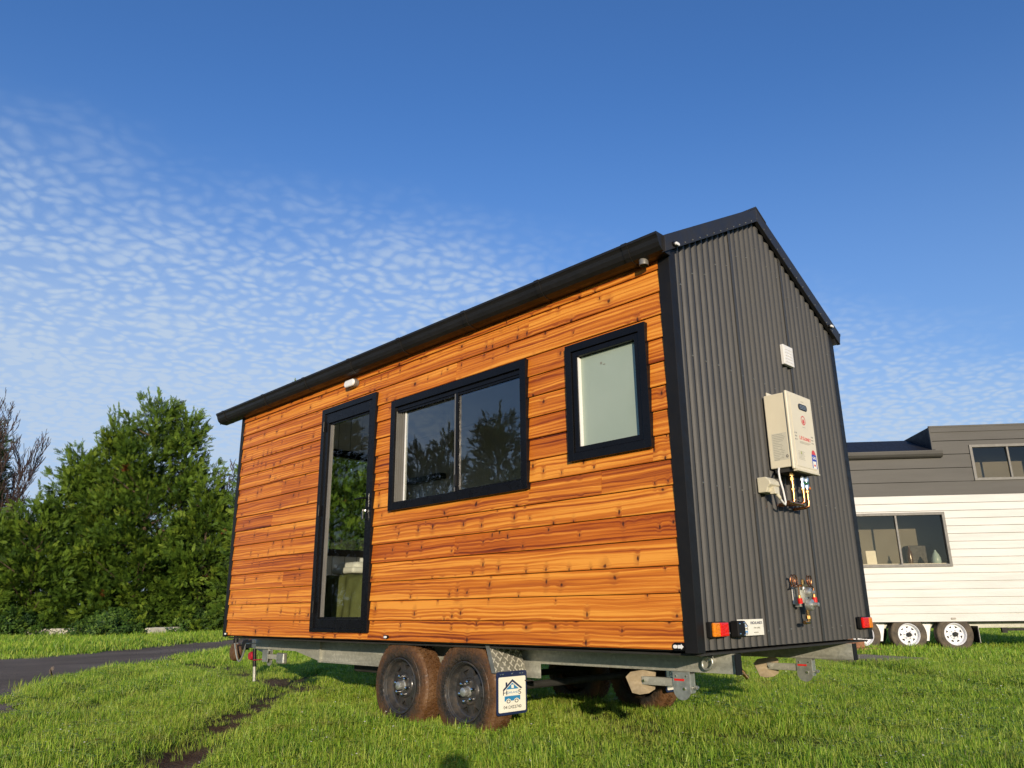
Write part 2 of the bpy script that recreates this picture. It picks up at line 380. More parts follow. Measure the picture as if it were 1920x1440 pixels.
class MB:
    def __init__(s, zo=0.0): s.v = []; s.f = []; s.mi = []; s.zo = zo; s.cur = 0; s.fa = {}; s.parts = []
    def add(s, vs, fs):
        b = len(s.v); s.v += [(x, y, z + s.zo) for x, y, z in vs]
        s.f += [tuple(b + i for i in f) for f in fs]; s.mi += [s.cur] * len(fs); s.parts.append((b, len(s.v), len(s.f) - len(fs), len(s.f))); return s
    def box(s, x0, x1, y0, y1, z0, z1):
        v = [(x0, y0, z0), (x1, y0, z0), (x1, y1, z0), (x0, y1, z0), (x0, y0, z1), (x1, y0, z1), (x1, y1, z1), (x0, y1, z1)]
        return s.add(v, [(0, 3, 2, 1), (4, 5, 6, 7), (0, 1, 5, 4), (1, 2, 6, 5), (2, 3, 7, 6), (3, 0, 4, 7)])
    def prism(s, poly, axis, a, b):
        """poly: 2D points; axis 'x','y','z' extruded from a to b"""
        n = len(poly)
        def P(p, t): return {'x': (t, p[0], p[1]), 'y': (p[0], t, p[1]), 'z': (p[0], p[1], t)}[axis]
        v = [P(p, a) for p in poly] + [P(p, b) for p in poly]
        f = [tuple(range(n - 1, -1, -1)), tuple(range(n, 2 * n))] + [(i, (i + 1) % n, n + (i + 1) % n, n + i) for i in range(n)]
        return s.add(v, f)
    def tube(s, pts, r, n=10, cap=True):
        pts = [Vector(p) for p in pts]; rs = r if isinstance(r, (list, tuple)) else [r] * len(pts)
        vs = []; fs = []
        up = None
        for i, p in enumerate(pts):
            t = (pts[min(i + 1, len(pts) - 1)] - pts[max(i - 1, 0)])
            t = t.normalized() if t.length > 1e-9 else Vector((0, 0, 1))
            if up is None: up = Vector((0, 0, 1)) if abs(t.z) < .9 else Vector((1, 0, 0))
            a = t.cross(up).normalized(); b = a.cross(t).normalized(); up = b
            for k in range(n):
                th = 2 * PI * k / n; q = p + (a * math.cos(th) + b * math.sin(th)) * rs[i]; vs.append(tuple(q))
        for i in range(len(pts) - 1):
            for k in range(n):
                fs.append((i * n + k, i * n + (k + 1) % n, (i + 1) * n + (k + 1) % n, (i + 1) * n + k))
        if cap: fs.append(tuple(range(n - 1, -1, -1))); fs.append(tuple((len(pts) - 1) * n + k for k in range(n)))
        return s.add(vs, fs)
    def cyl(s, p0, p1, r, n=20): return s.tube([p0, p1], r, n)
    def lathe(s, prof, n=48, axis='y', c=(0, 0, 0)):
        """prof: (radius, offset along axis)"""
        vs = []; fs = []
        for r, t in prof:
            for k in range(n):
                a = 2 * PI * k / n; u, w = r * math.cos(a), r * math.sin(a)
                vs.append({'y': (c[0] + u, c[1] + t, c[2] + w), 'z': (c[0] + u, c[1] + w, c[2] + t), 'x': (c[0] + t, c[1] + u, c[2] + w)}[axis])
        for i in range(len(prof) - 1):
            for k in range(n):
                fs.append((i * n + k, i * n + (k + 1) % n, (i + 1) * n + (k + 1) % n, (i + 1) * n + k))
        return s.add(vs, fs)
    def build(s, name, mat, parent=None, smooth=False, bevel=0, seg=2, recalc=True, loc=None, each=False):
        if each:        # every piece added becomes an object of its own
            o = None
            for vb, ve, fb, fe in s.parts:
                m2 = MB(); m2.v = s.v[vb:ve]; m2.f = [tuple(i - vb for i in f) for f in s.f[fb:fe]]; m2.mi = [0] * (fe - fb)
                o = m2.build(name, mat, parent, smooth, bevel, seg, recalc)
            return o
        me = bpy.data.meshes.new(name); me.from_pydata(s.v, [], s.f)
        mats = mat if isinstance(mat, (list, tuple)) else [mat]
        for m in mats: me.materials.append(m)
        if len(mats) > 1: me.polygons.foreach_set('material_index', s.mi)
        for k, vals in s.fa.items():
            a = me.attributes.new(k, 'FLOAT', 'FACE'); a.data.foreach_set('value', vals)
        if recalc:
            import bmesh
            bm = bmesh.new(); bm.from_mesh(me); bmesh.ops.recalc_face_normals(bm, faces=bm.faces); bm.to_mesh(me); bm.free()
        if smooth:
            me.polygons.foreach_set('use_smooth', [True] * len(me.polygons)); me.set_sharp_from_angle(angle=R_(40))
        o = bpy.data.objects.new(name, me); COL.objects.link(o)
        if parent: o.parent = parent
        if loc: o.location = loc
        if bevel:
            b = o.modifiers.new('bevel', 'BEVEL'); b.width = bevel; b.segments = seg; b.limit_method = 'ANGLE'; b.angle_limit = R_(35)
            b.harden_normals = False
        return o
H = lambda: MB(ZO)

def cells(u0, u1, z0, z1, holes):
    us = sorted({u0, u1, *[h[0] for h in holes if u0 < h[0] < u1], *[h[1] for h in holes if u0 < h[1] < u1]})
    zs = sorted({z0, z1, *[h[2] for h in holes if z0 < h[2] < z1], *[h[3] for h in holes if z0 < h[3] < z1]})
    for a, b in zip(us, us[1:]):
        for c, d in zip(zs, zs[1:]):
            mu, mz = (a + b) / 2, (c + d) / 2
            if any(h[0] < mu < h[1] and h[2] < mz < h[3] for h in holes): continue
            yield a, b, c, d
def frame(mb, u0, u1, z0, z1, w, y0, y1, axis='y', wb=None, wt=None):
    """rectangular ring, butted pieces. axis is the direction of its depth"""
    wb = wb or w; wt = wt or w
    for a, b, c, d in ((u0, u0 + w, z0, z1), (u1 - w, u1, z0, z1), (u0 + w, u1 - w, z0, z0 + wb), (u0 + w, u1 - w, z1 - wt, z1)):
        if axis == 'y': mb.box(a, b, y0, y1, c, d)
        else: mb.box(y0, y1, a, b, c, d)
def text(body, size, mat, name, parent, M4, ext=.001, align='CENTER', bold=0.0):
    cu = bpy.data.curves.new(name, 'FONT'); cu.body = body; cu.size = size; cu.align_x = align; cu.align_y = 'CENTER'
    cu.extrude = ext; cu.resolution_u = 3; cu.offset = bold
    tmp = bpy.data.objects.new('tmp', cu); COL.objects.link(tmp)
    dg = bpy.context.evaluated_depsgraph_get(); me = bpy.data.meshes.new_from_object(tmp.evaluated_get(dg))
    bpy.data.objects.remove(tmp); me.transform(M4); me.materials.clear(); me.materials.append(mat)
    o = bpy.data.objects.new(name, me); COL.objects.link(o); o.parent = parent; return o
def copy_tree(o, parent=None):
    c = o.copy(); COL.objects.link(c); c.parent = parent
    for ch in list(o.children): copy_tree(ch, c)
    return c

# ================================================================== TINY HOUSE ON TRAILER
LX = -5.77; WY = 2.4; ZE = 2.38; SL = (3.02 - 2.38) / 1.2
def roofz(y): return ZE + SL * (y if y <= 1.2 else 2.4 - y)
house = tag(empty('tiny_house'), 'orange cedar-clad tiny house on a trailer with black frames and a dark corrugated rear wall', 'tiny house')
DOOR = (-3.99, -3.12, .07, 2.09); WIN1 = (-2.85, -1.26, 1.035, 1.95); WIN2 = (-.85, -.215, 1.165, 1.94)
holes = [DOOR, WIN1, WIN2]
ENDW = (1.08, 2.2, .90, 2.10)   # window in the front end wall (y0,y1,z0,z1)

# --- cladding boards
def cladding():
    mb = H(); bo = []; tn = []
    r = random.Random(21); pitch = .152; x0, x1 = -5.712, -.083
    joints = {4: [-2.043], 14: [-1.234], 13: [-2.04], 3: [-4.6], 7: [-4.9], 10: [-5.0], 6: [-.62], 15: [-.72], 9: [-4.75]}
    tones = {4: .20, 3: .5, 8: .3, 13: .4, 2: .85, 1: .75, 0: .6, 5: .7, 14: .65, 6: .6, 12: .6, 15: .35, 11: .25}
    for k in range(16):
        z0 = k * pitch; z1 = min(z0 + pitch, 2.40)
        ju = [x0] + joints.get(k, []) + [x1]
        for a, b in zip(ju, ju[1:]):
            bid = r.random() * 40 + k; base = tones.get(k, r.random() * .7 + .1) 
            segs = {}
            for h in holes:
                pass
            for (u0, u1, c, d) in cells(a + .0012, b - .0012, z0, z1, holes):
                # pieces left and right of an opening are different boards
                side = sum(1 for h in holes if h[1] <= u0 + 1e-6 and h[2] < z1 - .02 and h[3] > z0 + .02)
                if side not in segs: segs[side] = (bid + side * 3.7, min(1, max(0, base + (r.random() - .5) * (.5 if side else .1))))
                B, T = segs[side]
                def yy(z): return .004 + .013 * (z - z0) / pitch
                vs = []; fs = []
                if c <= z0 + 1e-6:
                    prof = [(.021, c + .0045), (.0065, c + .0045), (.004, c + .008), (yy(d), d)]
                else: prof = [(yy(c), c), (yy(d), d)]
                for (y, z) in prof: vs += [(u0, y, z), (u1, y, z)]
                for i in range(len(prof) - 1): fs.append((2 * i, 2 * i + 1, 2 * i + 3, 2 * i + 2))
                n = len(prof)
                for e in (0, 1):      # board ends
                    vs.append(((u0, u1)[e], .021, d)); vs.append(((u0, u1)[e], .021, c))
                    idx = [2 * i + e for i in range(n)] + [len(vs) - 2, len(vs) - 1]
                    fs.append(tuple(idx if e else idx[::-1]))
                mb.add(vs, fs); bo += [B] * len(fs); tn += [T] * len(fs)
    mb.fa = {'board': bo, 'tone': tn}
    o = mb.build('cedar_cladding', M['wood'], house, recalc=False)
    return o
cladding()

def gable(mb, x, z0, hole=None, y0=.02, y1=2.38, dz=.05, flip=1):
    hs = [hole] if hole else []
    for a, b, c, d in cells(y0, y1, z0, ZE, hs):
        mb.add([(x, a, c), (x, b, c), (x, b, d), (x, a, d)], [(0, 1, 2, 3)])
    mb.add([(x, y0, ZE), (x, y1, ZE), (x, y1, roofz(y1) + dz), (x, 1.2, roofz(1.2) + dz), (x, y0, roofz(y0) + dz)], [(0, 1, 2, 3, 4)])
def sheet_profile(t):      # one corrugation, 0..1 -> relief 0..1: broad crests and narrow valleys
    t = t % 1.0
    v = .5 - .5 * math.cos(2 * PI * t)
    return v ** .75
def corr_wall(mb, plane, u0, u1, base, depth, topf, z0, holes_=[], pitch=.0762, n=12):
    us = sorted({u0, u1, *[u for h in holes_ for u in h[:2]], *[u0 + i * pitch / n for i in range(int((u1 - u0) / pitch * n) + 1)]})
    for a, b in zip(us, us[1:]):
        if b - a < 1e-5: continue
        za, zb = topf(a), topf(b); da, db = base + depth * sheet_profile((a - u0) / pitch), base + depth * sheet_profile((b - u0) / pitch)
        segs = [(z0, None)]
        for h in holes_:
            if h[0] < (a + b) / 2 < h[1]: segs = [(z0, h[2]), (h[3], None)]
        for c, d in segs:
            dA, dB = (za, zb) if d is None else (d, d)
            if plane == 'x': v = [(da, a, c), (db, b, c), (db, b, dB), (da, a, dA)]
            else: v = [(a, da, c), (b, db, c), (b, db, dB), (a, da, dA)]
            mb.add(v, [(0, 1, 2, 3)])
# rear wall sheet
mb = H(); corr_wall(mb, 'x', .074, 2.326, -.026, .024, lambda y: roofz(y) + .02, .0)
o = None
for sy in (.798, 1.560):
    mb.box(-.004, .0012, sy - .017, sy + .017, .001, roofz(sy) + .015)
mb.cur = 1
for zz in (.085, .93, 1.72):
    for k in range(1, 29, 2):
        y = .074 + .0762 * (k + .5)
        if y < 2.3: mb.lathe([(.0001, .0042), (.0045, .0035), (.0055, -.003)], 6, 'x', (-.001, y, zz + (k % 3) * .004))
for k in range(0, 29, 2):
    y = .074 + .0762 * (k + .5); mb.lathe([(.0001, .0042), (.0045, .0035), (.0055, -.003)], 6, 'x', (-.001, y, roofz(y) - .22 - .04 * (k % 4 == 0)))
me_rear = mb.build('rear_wall_sheet', [M['sheet'], M['steeldk']], house, recalc=False)
# outer skins that are not cedar: backing, back side, front end
mb = H()
for a, b, c, d in cells(LX + .002, -.02, .0, ZE + .03, holes): mb.add([(a, .021, c), (b, .021, c), (b, .021, d), (a, .021, d)], [(0, 1, 2, 3)])
gable(mb, -.022, .0)
mb.build('wall_backing', M['blackmat'], house, recalc=False)
mb = H(); corr_wall(mb, 'x', .02, 2.38, LX + .017, -.017, lambda y: roofz(y) + .04, .0, [ENDW]); mb.build('front_end_sheet', M['sheet'], house, recalc=False)
mb = H(); corr_wall(mb, 'y', LX + .02, -.02, 2.381, .017, lambda x: ZE + .03, .0); mb.build('back_wall_sheet', M['sheet'], house, recalc=False)

# corner trims
def ltrim(xs, ys):
    mb = H(); mb.prism([(xs * 0 + a, b) for a, b in ys], 'z', -.012, ZE + .012); return mb
H().prism([(0, 0), (-.083, 0), (-.083, .02), (-.02, .02), (-.02, .074), (0, .074)], 'z', -.012, ZE + .02).build('corner_trim', M['blackmat'], house, bevel=.0015)
H().prism([(0, 2.4), (-.083, 2.4), (-.083, 2.38), (-.02, 2.38), (-.02, 2.326), (0, 2.326)], 'z', -.012, ZE + .02).build('corner_trim', M['blackmat'], house, bevel=.0015)
H().prism([(LX, 0), (-5.712, 0), (-5.712, .0205), (LX + .02, .0205), (LX + .02, .074), (LX, .074)], 'z', -.012, ZE + .02).build('corner_trim', M['blackmat'], house, bevel=.0015)
H().prism([(LX, 2.4), (-5.712, 2.4), (-5.712, 2.38), (LX + .02, 2.38), (LX + .02, 2.326), (LX, 2.326)], 'z', -.012, ZE + .02).build('corner_trim', M['blackmat'], house, bevel=.0015)
# skirt flashing under the cladding
H().box(-5.7, -.085, .022, .05, -.004, .012).build('base_flashing', M['blackmat'], house)

# interior shell
def interior():
    mb = H(); z0 = .03
    for a, b, c, d in cells(-5.69, -.10, z0, ZE + .02, holes): mb.add([(a, .10, c), (b, .10, c), (b, .10, d), (a, .10, d)], [(0, 1, 2, 3)])
    for h in holes:
        a, b, c, d = h
        for v in ([(a, .022, c), (a, .10, c), (a, .10, d), (a, .022, d)], [(b, .022, c), (b, .10, c), (b, .10, d), (b, .022, d)],
                  [(a, .022, c), (b, .022, c), (b, .10, c), (a, .10, c)], [(a, .022, d), (b, .022, d), (b, .10, d), (a, .10, d)]): mb.add(v, [(0, 1, 2, 3)])
    gable(mb, -5.69, z0, ENDW, .10, 2.30, -.02); gable(mb, -.10, z0, None, .10, 2.30, -.02)
    a, b, c, d = ENDW
    for v in ([(LX + .02, a, c), (-5.69, a, c), (-5.69, a, d), (LX + .02, a, d)], [(LX + .02, b, c), (-5.69, b, c), (-5.69, b, d), (LX + .02, b, d)],
              [(LX + .02, a, c), (LX + .02, b, c), (-5.69, b, c), (-5.69, a, c)], [(LX + .02, a, d), (LX + .02, b, d), (-5.69, b, d), (-5.69, a, d)]): mb.add(v, [(0, 1, 2, 3)])
    mb.add([(-5.69, 2.30, z0), (-.10, 2.30, z0), (-.10, 2.30, ZE + .02), (-5.69, 2.30, ZE + .02)], [(0, 1, 2, 3)])
    for ya, yb in ((.10, 1.2), (1.2, 2.30)):
        mb.add([(-5.69, ya, roofz(ya) - .03), (-.10, ya, roofz(ya) - .03), (-.10, yb, roofz(yb) - .03), (-5.69, yb, roofz(yb) - .03)], [(0, 1, 2, 3)])
    mb.cur = 1
    mb.add([(-5.69, .10, z0), (-.10, .10, z0), (-.10, 2.30, z0), (-5.69, 2.30, z0)], [(0, 1, 2, 3)])
    # lining grooves on the end wall as thin shadow battens
    mb.cur = 2
    for k in range(12):
        y = .2 + k * .17; mb.box(-5.6895, -5.688, y, y + .006, z0, .89)
        mb.box(-5.6895, -5.688, y, y + .006, 2.11, roofz(y) - .06)
    mb.build('interior_lining', [M['white'], M['floor'], M['inkgrey']], house, recalc=False)
interior()
H().box(-1.25, -1.2, .105, 2.295, .031, 2.42).build('bathroom_partition', M['white'], house)

# roof, ridge, barges, gutters
XR0, XR1 = -6.15, .0
def slopepoly(ya, yb, lo, hi): return [(ya, roofz_(ya) + lo), (yb, roofz_(yb) + lo), (yb, roofz_(yb) + hi), (ya, roofz_(ya) + hi)]
def roofz_(y): return ZE + SL * (y if y <= 1.2 else 2.4 - y)
mb = H(); mb.prism(slopepoly(-.10, 1.2, .062, .096), 'x', XR0, XR1); mb.prism(slopepoly(1.2001, 2.50, .062, .096), 'x', XR0, XR1)
roof = mb.build('roof', M['darkroof'], house)
mb = H()
mb.prism([(1.06, roofz_(1.06) + .098), (1.2, 3.02 + .104), (1.34, roofz_(1.34) + .098), (1.34, roofz_(1.34) + .112), (1.2, 3.02 + .120), (1.06, roofz_(1.06) + .112)], 'x', XR0 - .01, .036)
mb.build('ridge_cap', M['barge'], house, bevel=.003)
def barge(x0, x1, name):
    mb = H(); mb.prism(slopepoly(-.075, 1.199, -.004, .108), 'x', x0, x1); mb.prism(slopepoly(1.201, 2.475, -.004, .108), 'x', x0, x1)
    o = mb.build(name, M['barge'], house, bevel=.002)
    return o
bb = barge(.002, .032, 'barge_board'); barge(XR0 - .03, XR0, 'barge_board')
mb = MB(ZO)
for k in range(13):
    y = .06 + k * .095; mb.lathe([(.0001, .005), (.004, .004), (.005, .0)], 6, 'x', (.032, y, roofz_(y) + .012))
    y2 = 2.4 - y; mb.lathe([(.0001, .005), (.004, .004), (.005, .0)], 6, 'x', (.032, y2, roofz_(y2) + .012))
mb.build('fixing', M['steeldk'], bb, recalc=False, each=True)
def gutter(sgn):
    f = (lambda y: y) if sgn < 0 else (lambda y: 2.4 - y)
    outer = [(-.001, 2.452), (-.004, 2.336), (-.055, 2.336), (-.090, 2.346), (-.112, 2.366), (-.124, 2.392), (-.131, 2.418), (-.140, 2.432), (-.146, 2.438), (-.146, 2.454), (-.136, 2.454)]
    inner = [(-.128, 2.430), (-.118, 2.395), (-.104, 2.370), (-.086, 2.354), (-.055, 2.345), (-.010, 2.345), (-.006, 2.452)]
    mb = H(); mb.prism([(f(y), z) for y, z in outer + inner], 'x', XR0, .012)
    for xa, xb in ((.012, .016), (XR0 - .004, XR0)): mb.prism([(f(y), z) for y, z in outer], 'x', xa, xb)
    g = mb.build('gutter', M['gutter'], house)
    mb = H()
    for xj in (-5.98, -5.03, -4.19, -3.39, -2.63, -1.79, -1.0, -.23):
        mb.prism([(f(y * 1.035 - .002), z if z > 2.44 else z - .003) for y, z in outer], 'x', xj - .022, xj + .022)
    mb.build('joiner', M['gutter'], g, each=True)
gutter(-1); gutter(1)
mb = H()   # soffit lining of the front overhang
mb.prism(slopepoly(-.003, 1.2, .045, .06), 'x', XR0, LX - .002); mb.prism(slopepoly(1.2001, 2.403, .045, .06), 'x', XR0, LX - .002)
mb.build('soffit', M['blackmat'], house)

# ---------------------------------------------------------------- door
door = tag(empty('door', parent=house), None)
mb = H(); frame(mb, -4.006, -3.108, .058, 2.106, .052, -.016, .055, wb=.03); mb.build('door_frame', M['black'], door, bevel=.002)
mb = H(); frame(mb, -3.952, -3.162, .09, 2.052, .056, -.004, .045, wb=.075, wt=.095); mb.build('door_leaf', M['black'], door, bevel=.002)
mb = H(); frame(mb, -3.895, -3.219, .166, 1.956, .016, .012, .040); mb.build('glazing_bead', M['black'], door, bevel=.001)
mb = H(); mb.box(-3.878, -3.866, .01, .036, .183, 1.939); mb.box(-3.862, -3.853, .016, .036, .183, 1.939); mb.build('weather_strip', M['grey'], door, each=True)
H().box(-3.878, -3.236, .026, .032, .183, 1.939).build('door_glass', M['doorglass'], door)
mb = H()
for z in (.22, 1.08, 1.88):
    mb = H(); mb.cyl((-3.955, -.020, z), (-3.955, -.020, z + .10), .008, 10); mb.box(-3.985, -3.955, -.0185, -.0165, z + .005, z + .095)
    mb.build('hinge', M['black'], door, smooth=True)
mb = H(); mb.box(-3.205, -3.178, -.012, -.004, .98, 1.22); mb.build('lock_plate', M['black'], door, bevel=.003)
mb = H(); mb.tube([(-3.19, -.008, 1.165), (-3.19, -.05, 1.165), (-3.20, -.056, 1.165), (-3.31, -.056, 1.163)], .008, 8); mb.build('door_handle', M['black'], door, smooth=True)
mb = H(); mb.cyl((-3.192, -.01, 1.06), (-3.192, -.022, 1.06), .011, 12); mb.box(-3.194, -3.190, -.05, -.022, 1.052, 1.068); mb.box(-3.205, -3.185, -.049, -.046, .985, 1.045); mb.box(-3.215, -3.197, -.045, -.042, 1.0, 1.05)
mb.build('key', M['chrome'], door)
H().box(-3.160, -3.150, -.0185, -.0163, 1.09, 1.20).build('strike_plate', M['chrome'], door)

# ---------------------------------------------------------------- windows
w1 = tag(empty('sliding_window', parent=house))
mb = H(); frame(mb, -2.866, -1.246, 1.022, 1.964, .058, -.022, .056, wb=.062, wt=.062); mb.build('window_frame', M['black'], w1, bevel=.002)
mb = H(); mb.box(-2.808, -1.304, .0, .05, 1.084, 1.094); mb.box(-2.808, -1.304, -.004, .05, 1.868, 1.902)
for yy in (.004, .022, .040): mb.box(-2.808, -1.304, yy, yy + .004, 1.850, 1.868)
mb.build('track', M['black'], w1, each=True)
mb = H()
for i, x in enumerate((-2.804, -2.788, -2.768, -2.746)): mb.box(x, x + .0045, -.004 + i * .008, .05, 1.095, 1.866)
mb.build('sash_stile', M['ngrey'], w1, each=True)
H().box(-2.727, -2.716, .03, .054, 1.095, 1.866).build('jamb_strip', M['white'], w1)
mb = H(); mb.box(-2.046, -2.026, .0, .03, 1.095, 1.867); mb.build('meeting_stile', M['grey'], w1, bevel=.002)
mb = H(); mb.box(-2.026, -2.004, -.004, .03, 1.095, 1.867); mb.box(-2.004, -1.304, .0, .026, 1.095, 1.102); mb.box(-1.314, -1.304, .0, .026, 1.102, 1.867); mb.build('sash_rail', M['black'], w1)
H().box(-2.022, -2.006, -.018, -.004, 1.13, 1.22).build('window_latch', M['blackmat'], w1, bevel=.002)
mb = H(); mb.box(-2.716, -2.046, .036, .040, 1.095, 1.866); mb.build('glass_pane', M['glass'], w1)
mb = H(); mb.box(-2.004, -1.314, .016, .020, 1.102, 1.866); mb.build('glass_pane', M['glass'], w1)
w2 = tag(empty('awning_window', parent=house))
mb = H(); frame(mb, -.866, -.202, 1.152, 1.953, .052, -.022, .056); mb.build('window_frame', M['black'], w2, bevel=.002)
mb = H(); frame(mb, -.810, -.258, 1.207, 1.898, .036, -.010, .046); mb.build('sash', M['black'], w2, bevel=.002)
H().box(-.7735, -.766, .002, .034, 1.247, 1.858).build('jamb_strip', M['white'], w2)  # white strip on the left jamb only, imitating its sunlit side
H().box(-.766, -.296, .028, .034, 1.245, 1.860).build('frosted_pane', M['frost'], w2)
mb = H(); mb.box(-.60, -.585, .0265, .0275, 1.775, 1.790); mb.box(-.575, -.558, .0265, .0275, 1.765, 1.772); mb.build('glass_mark', M['inkgrey'], w2)
w3 = tag(empty('end_window', parent=house))
mb = H(); frame(mb, 1.075, 2.205, .895, 2.105, .05, LX - .02, LX + .06, axis='x'); mb.build('window_frame', M['black'], w3, bevel=.002)
H().box(LX + .015, LX + .02, 1.125, 2.155, .945, 2.055).build('glass_pane', M['doorglass'], w3)
mb = H(); frame(mb, 1.06, 2.22, .86, 2.14, .045, -5.688, -5.66, axis='x'); mb.build('window_trim', M['black'], w3)

# lights on the house
def oval(w, h, n=28): return [((w - h) / 2 * (1 if math.cos(a) > 0 else -1) + h / 2 * math.cos(a), h / 2 * math.sin(a)) for a in [2 * PI * (i + .5) / n for i in range(n)]]
wl = H().prism([(-3.515 + a, 2.268 + b) for a, b in oval(.175, .078)], 'y', -.024, .012).build('wall_light', M['grey'], house, bevel=.004)
H().prism([(-3.515 + a, 2.268 + b) for a, b in oval(.165, .068)], 'y', -.050, -.024).build('lamp_cover', M['lamp'], wl, smooth=True, bevel=.012, seg=3)
sp = H().lathe([(.0001, .03), (.026, .03), (.030, .024), (.030, -.024), (.027, -.026), (.025, -.010), (.0001, -.008)], 24, 'z', (-.150, -.055, 2.332)).build('spot_light', M['grey'], house, smooth=True)
H().box(-.163, -.147, -.05, .006, 2.35, 2.362).build('lamp_arm', M['black'], sp)
def marker(x, z, double=False, plane='y'):
    if plane == 'y':
        m = H().prism([(x + a, z + b) for a, b in oval(.058 if not double else .085, .030 if not double else .044)], 'y', -.006, .008).build('marker_lamp', M['black'], house, bevel=.002)
        if double:
            H().prism([(x - .021 + a, z + b) for a, b in oval(.026, .02, 16)], 'y', -.012, -.006).build('lens', M['lamp'], m, bevel=.002)
            H().prism([(x - .004, z - .009), (x + .018, z - .009), (x + .018, z - .014), (x + .033, z), (x + .018, z + .014), (x + .018, z + .009), (x - .004, z + .009)], 'y', -.012, -.006).build('lens', M['lamp'], m, bevel=.001)
        else: H().prism([(x + a, z + b) for a, b in oval(.036, .018, 18)], 'y', -.014, -.006).build('lens', M['lamp'], m, bevel=.003)
    else:
        m = H().prism([(x + a, z + b) for a, b in oval(.060, .030)], 'x', .032, .042).build('marker_lamp', M['black'], house, bevel=.002)
        H().prism([(x + .004 + a, z + b) for a, b in oval(.042, .021, 18)], 'x', .042, .056).build('lens', M['lamp'], m, bevel=.003)
marker(-5.688, .018); marker(-2.852, .030); marker(-.118, .022, True)
marker(.03, 2.415, plane='x'); marker(2.30, 2.452, plane='x')
def tail(y0, y1, amber_left):
    t = H().box(.0, .028, y0, y1, .066, .150).build('tail_lamp', M['blackmat'], house, bevel=.004)
    ym = y0 + (y1 - y0) * (.42 if amber_left else .62)
    a = H().box(.028, .050, y0 + .006, ym, .071, .146); b = H().box(.028, .050, ym, y1 - .006, .071, .146)
    a.build('amber_lens' if amber_left else 'red_lens', M['lensamber' if amber_left else 'lensred'], t, bevel=.007)
    b.build('red_lens' if amber_left else 'amber_lens', M['lensred' if amber_left else 'lensamber'], t, bevel=.007)
tail(.098, .262, True); tail(2.135, 2.310, False)

# ---------------------------------------------------------------- logo used on flap and plate
TX = lambda x, y, z, s=1, v=1: Matrix(((0, 0, s, x), (s, 0, 0, y), (0, s * v, 0, z), (0, 0, 0, 1)))
def logo(parent, x, yc, zc, s, zo=ZO, small=False, vz=.66):
    """s metres per unit, unit = drawing unit; y right, z up"""
    def P(pts): return [(yc + a * s, zc + b * s * vz) for a, b in pts]
    mb = MB(zo); mb.prism(P([(0, 100), (-86, 8), (-76, -2), (0, 78)]), 'x', x, x + .0012); mb.prism(P([(.01, 100), (.01, 78), (78, 6), (88, 16)]), 'x', x, x + .0012)
    mb.prism(P([(-60, 38), (-60, 75), (-46, 75), (-46, 52)]), 'x', x, x + .0011); mb.build('roof_print', M['navy'], parent)
    bl = M['bluelt'] if small else M['blue']
    mb = MB(zo); mb.prism(P([(0, 68), (-58, 10), (58, 10)]), 'x', x, x + .0010)
    mb.prism(P([(-70, -50), (70, -50), (70, -92), (60, -92), (52, -78), (36, -72), (20, -80), (12, -94), (-12, -94), (-20, -80), (-36, -72), (-52, -80), (-60, -96), (-70, -96)]), 'x', x, x + .0010)
    mb.build('house_print', bl, parent)
    MB(zo).prism(P([(-10, 18), (12, 18), (12, 50), (-10, 50)]), 'x', x + .0010, x + .0016).build('window_print', M['flapwhite'], parent)
    mb = MB(zo)
    for cx in (-36, 36):
        n = 20; ro, ri = 17, 11
        vs = [(yc + (cx + r * math.cos(2 * PI * i / n)) * s, zc + (-98 + r * math.sin(2 * PI * i / n)) * s * vz) for r in (ro, ri) for i in range(n)]
        V = [(x + .0014, a, b) for a, b in vs]; mb.add(V, [(i, (i + 1) % n, n + (i + 1) % n, n + i) for i in range(n)])
    mb.build('wheel_print', M['ink'], parent)
    text('H', 62 * s, M['ink'], 'lettering', parent, TX(x + .0010, yc - 66 * s, zc - 22 * s * vz + zo, 1, vz), .0004)
    text('S', 62 * s, M['ink'], 'lettering', parent, TX(x + .0010, yc + 66 * s, zc - 22 * s * vz + zo, 1, vz), .0004)
    text('IGHLAND', 26 * s, M['inkgrey'] if small else M['blue'], 'lettering', parent, TX(x + .0010, yc, zc - 20 * s * vz + zo, 1, vz), .0004)

# ---------------------------------------------------------------- number plate with lamp
pl = H().box(.016, .020, .405, .705, .066, .158).build('rear_plate', M['flapwhite'], house, bevel=.001)
logo(pl, .0201, .482, .113, .00044, small=True, vz=.85)
text('HIGHLANDS', .025, M['navy'], 'lettering', pl, TX(.0205, .620, .136 + ZO, 1, .9), .0004, bold=.0003)
text('TINY HOMES', .013, M['inkgrey'], 'lettering', pl, TX(.0205, .622, .108 + ZO), .0003)
text('0412422740', .010, M['inkgrey'], 'lettering', pl, TX(.0205, .610, .082 + ZO), .0003)
lp = H().box(.0, .055, .350, .430, .062, .152).build('plate_lamp', M['blackmat'], house, bevel=.008)
mb = H()
for y, z in ((.365, .135), (.365, .080), (.415, .140), (.415, .072)): mb.lathe([(.0001, .004), (.005, .003), (.0065, 0)], 10, 'x', (.055, y, z))
mb.build('screw', M['chrome'], lp, recalc=False, each=True)

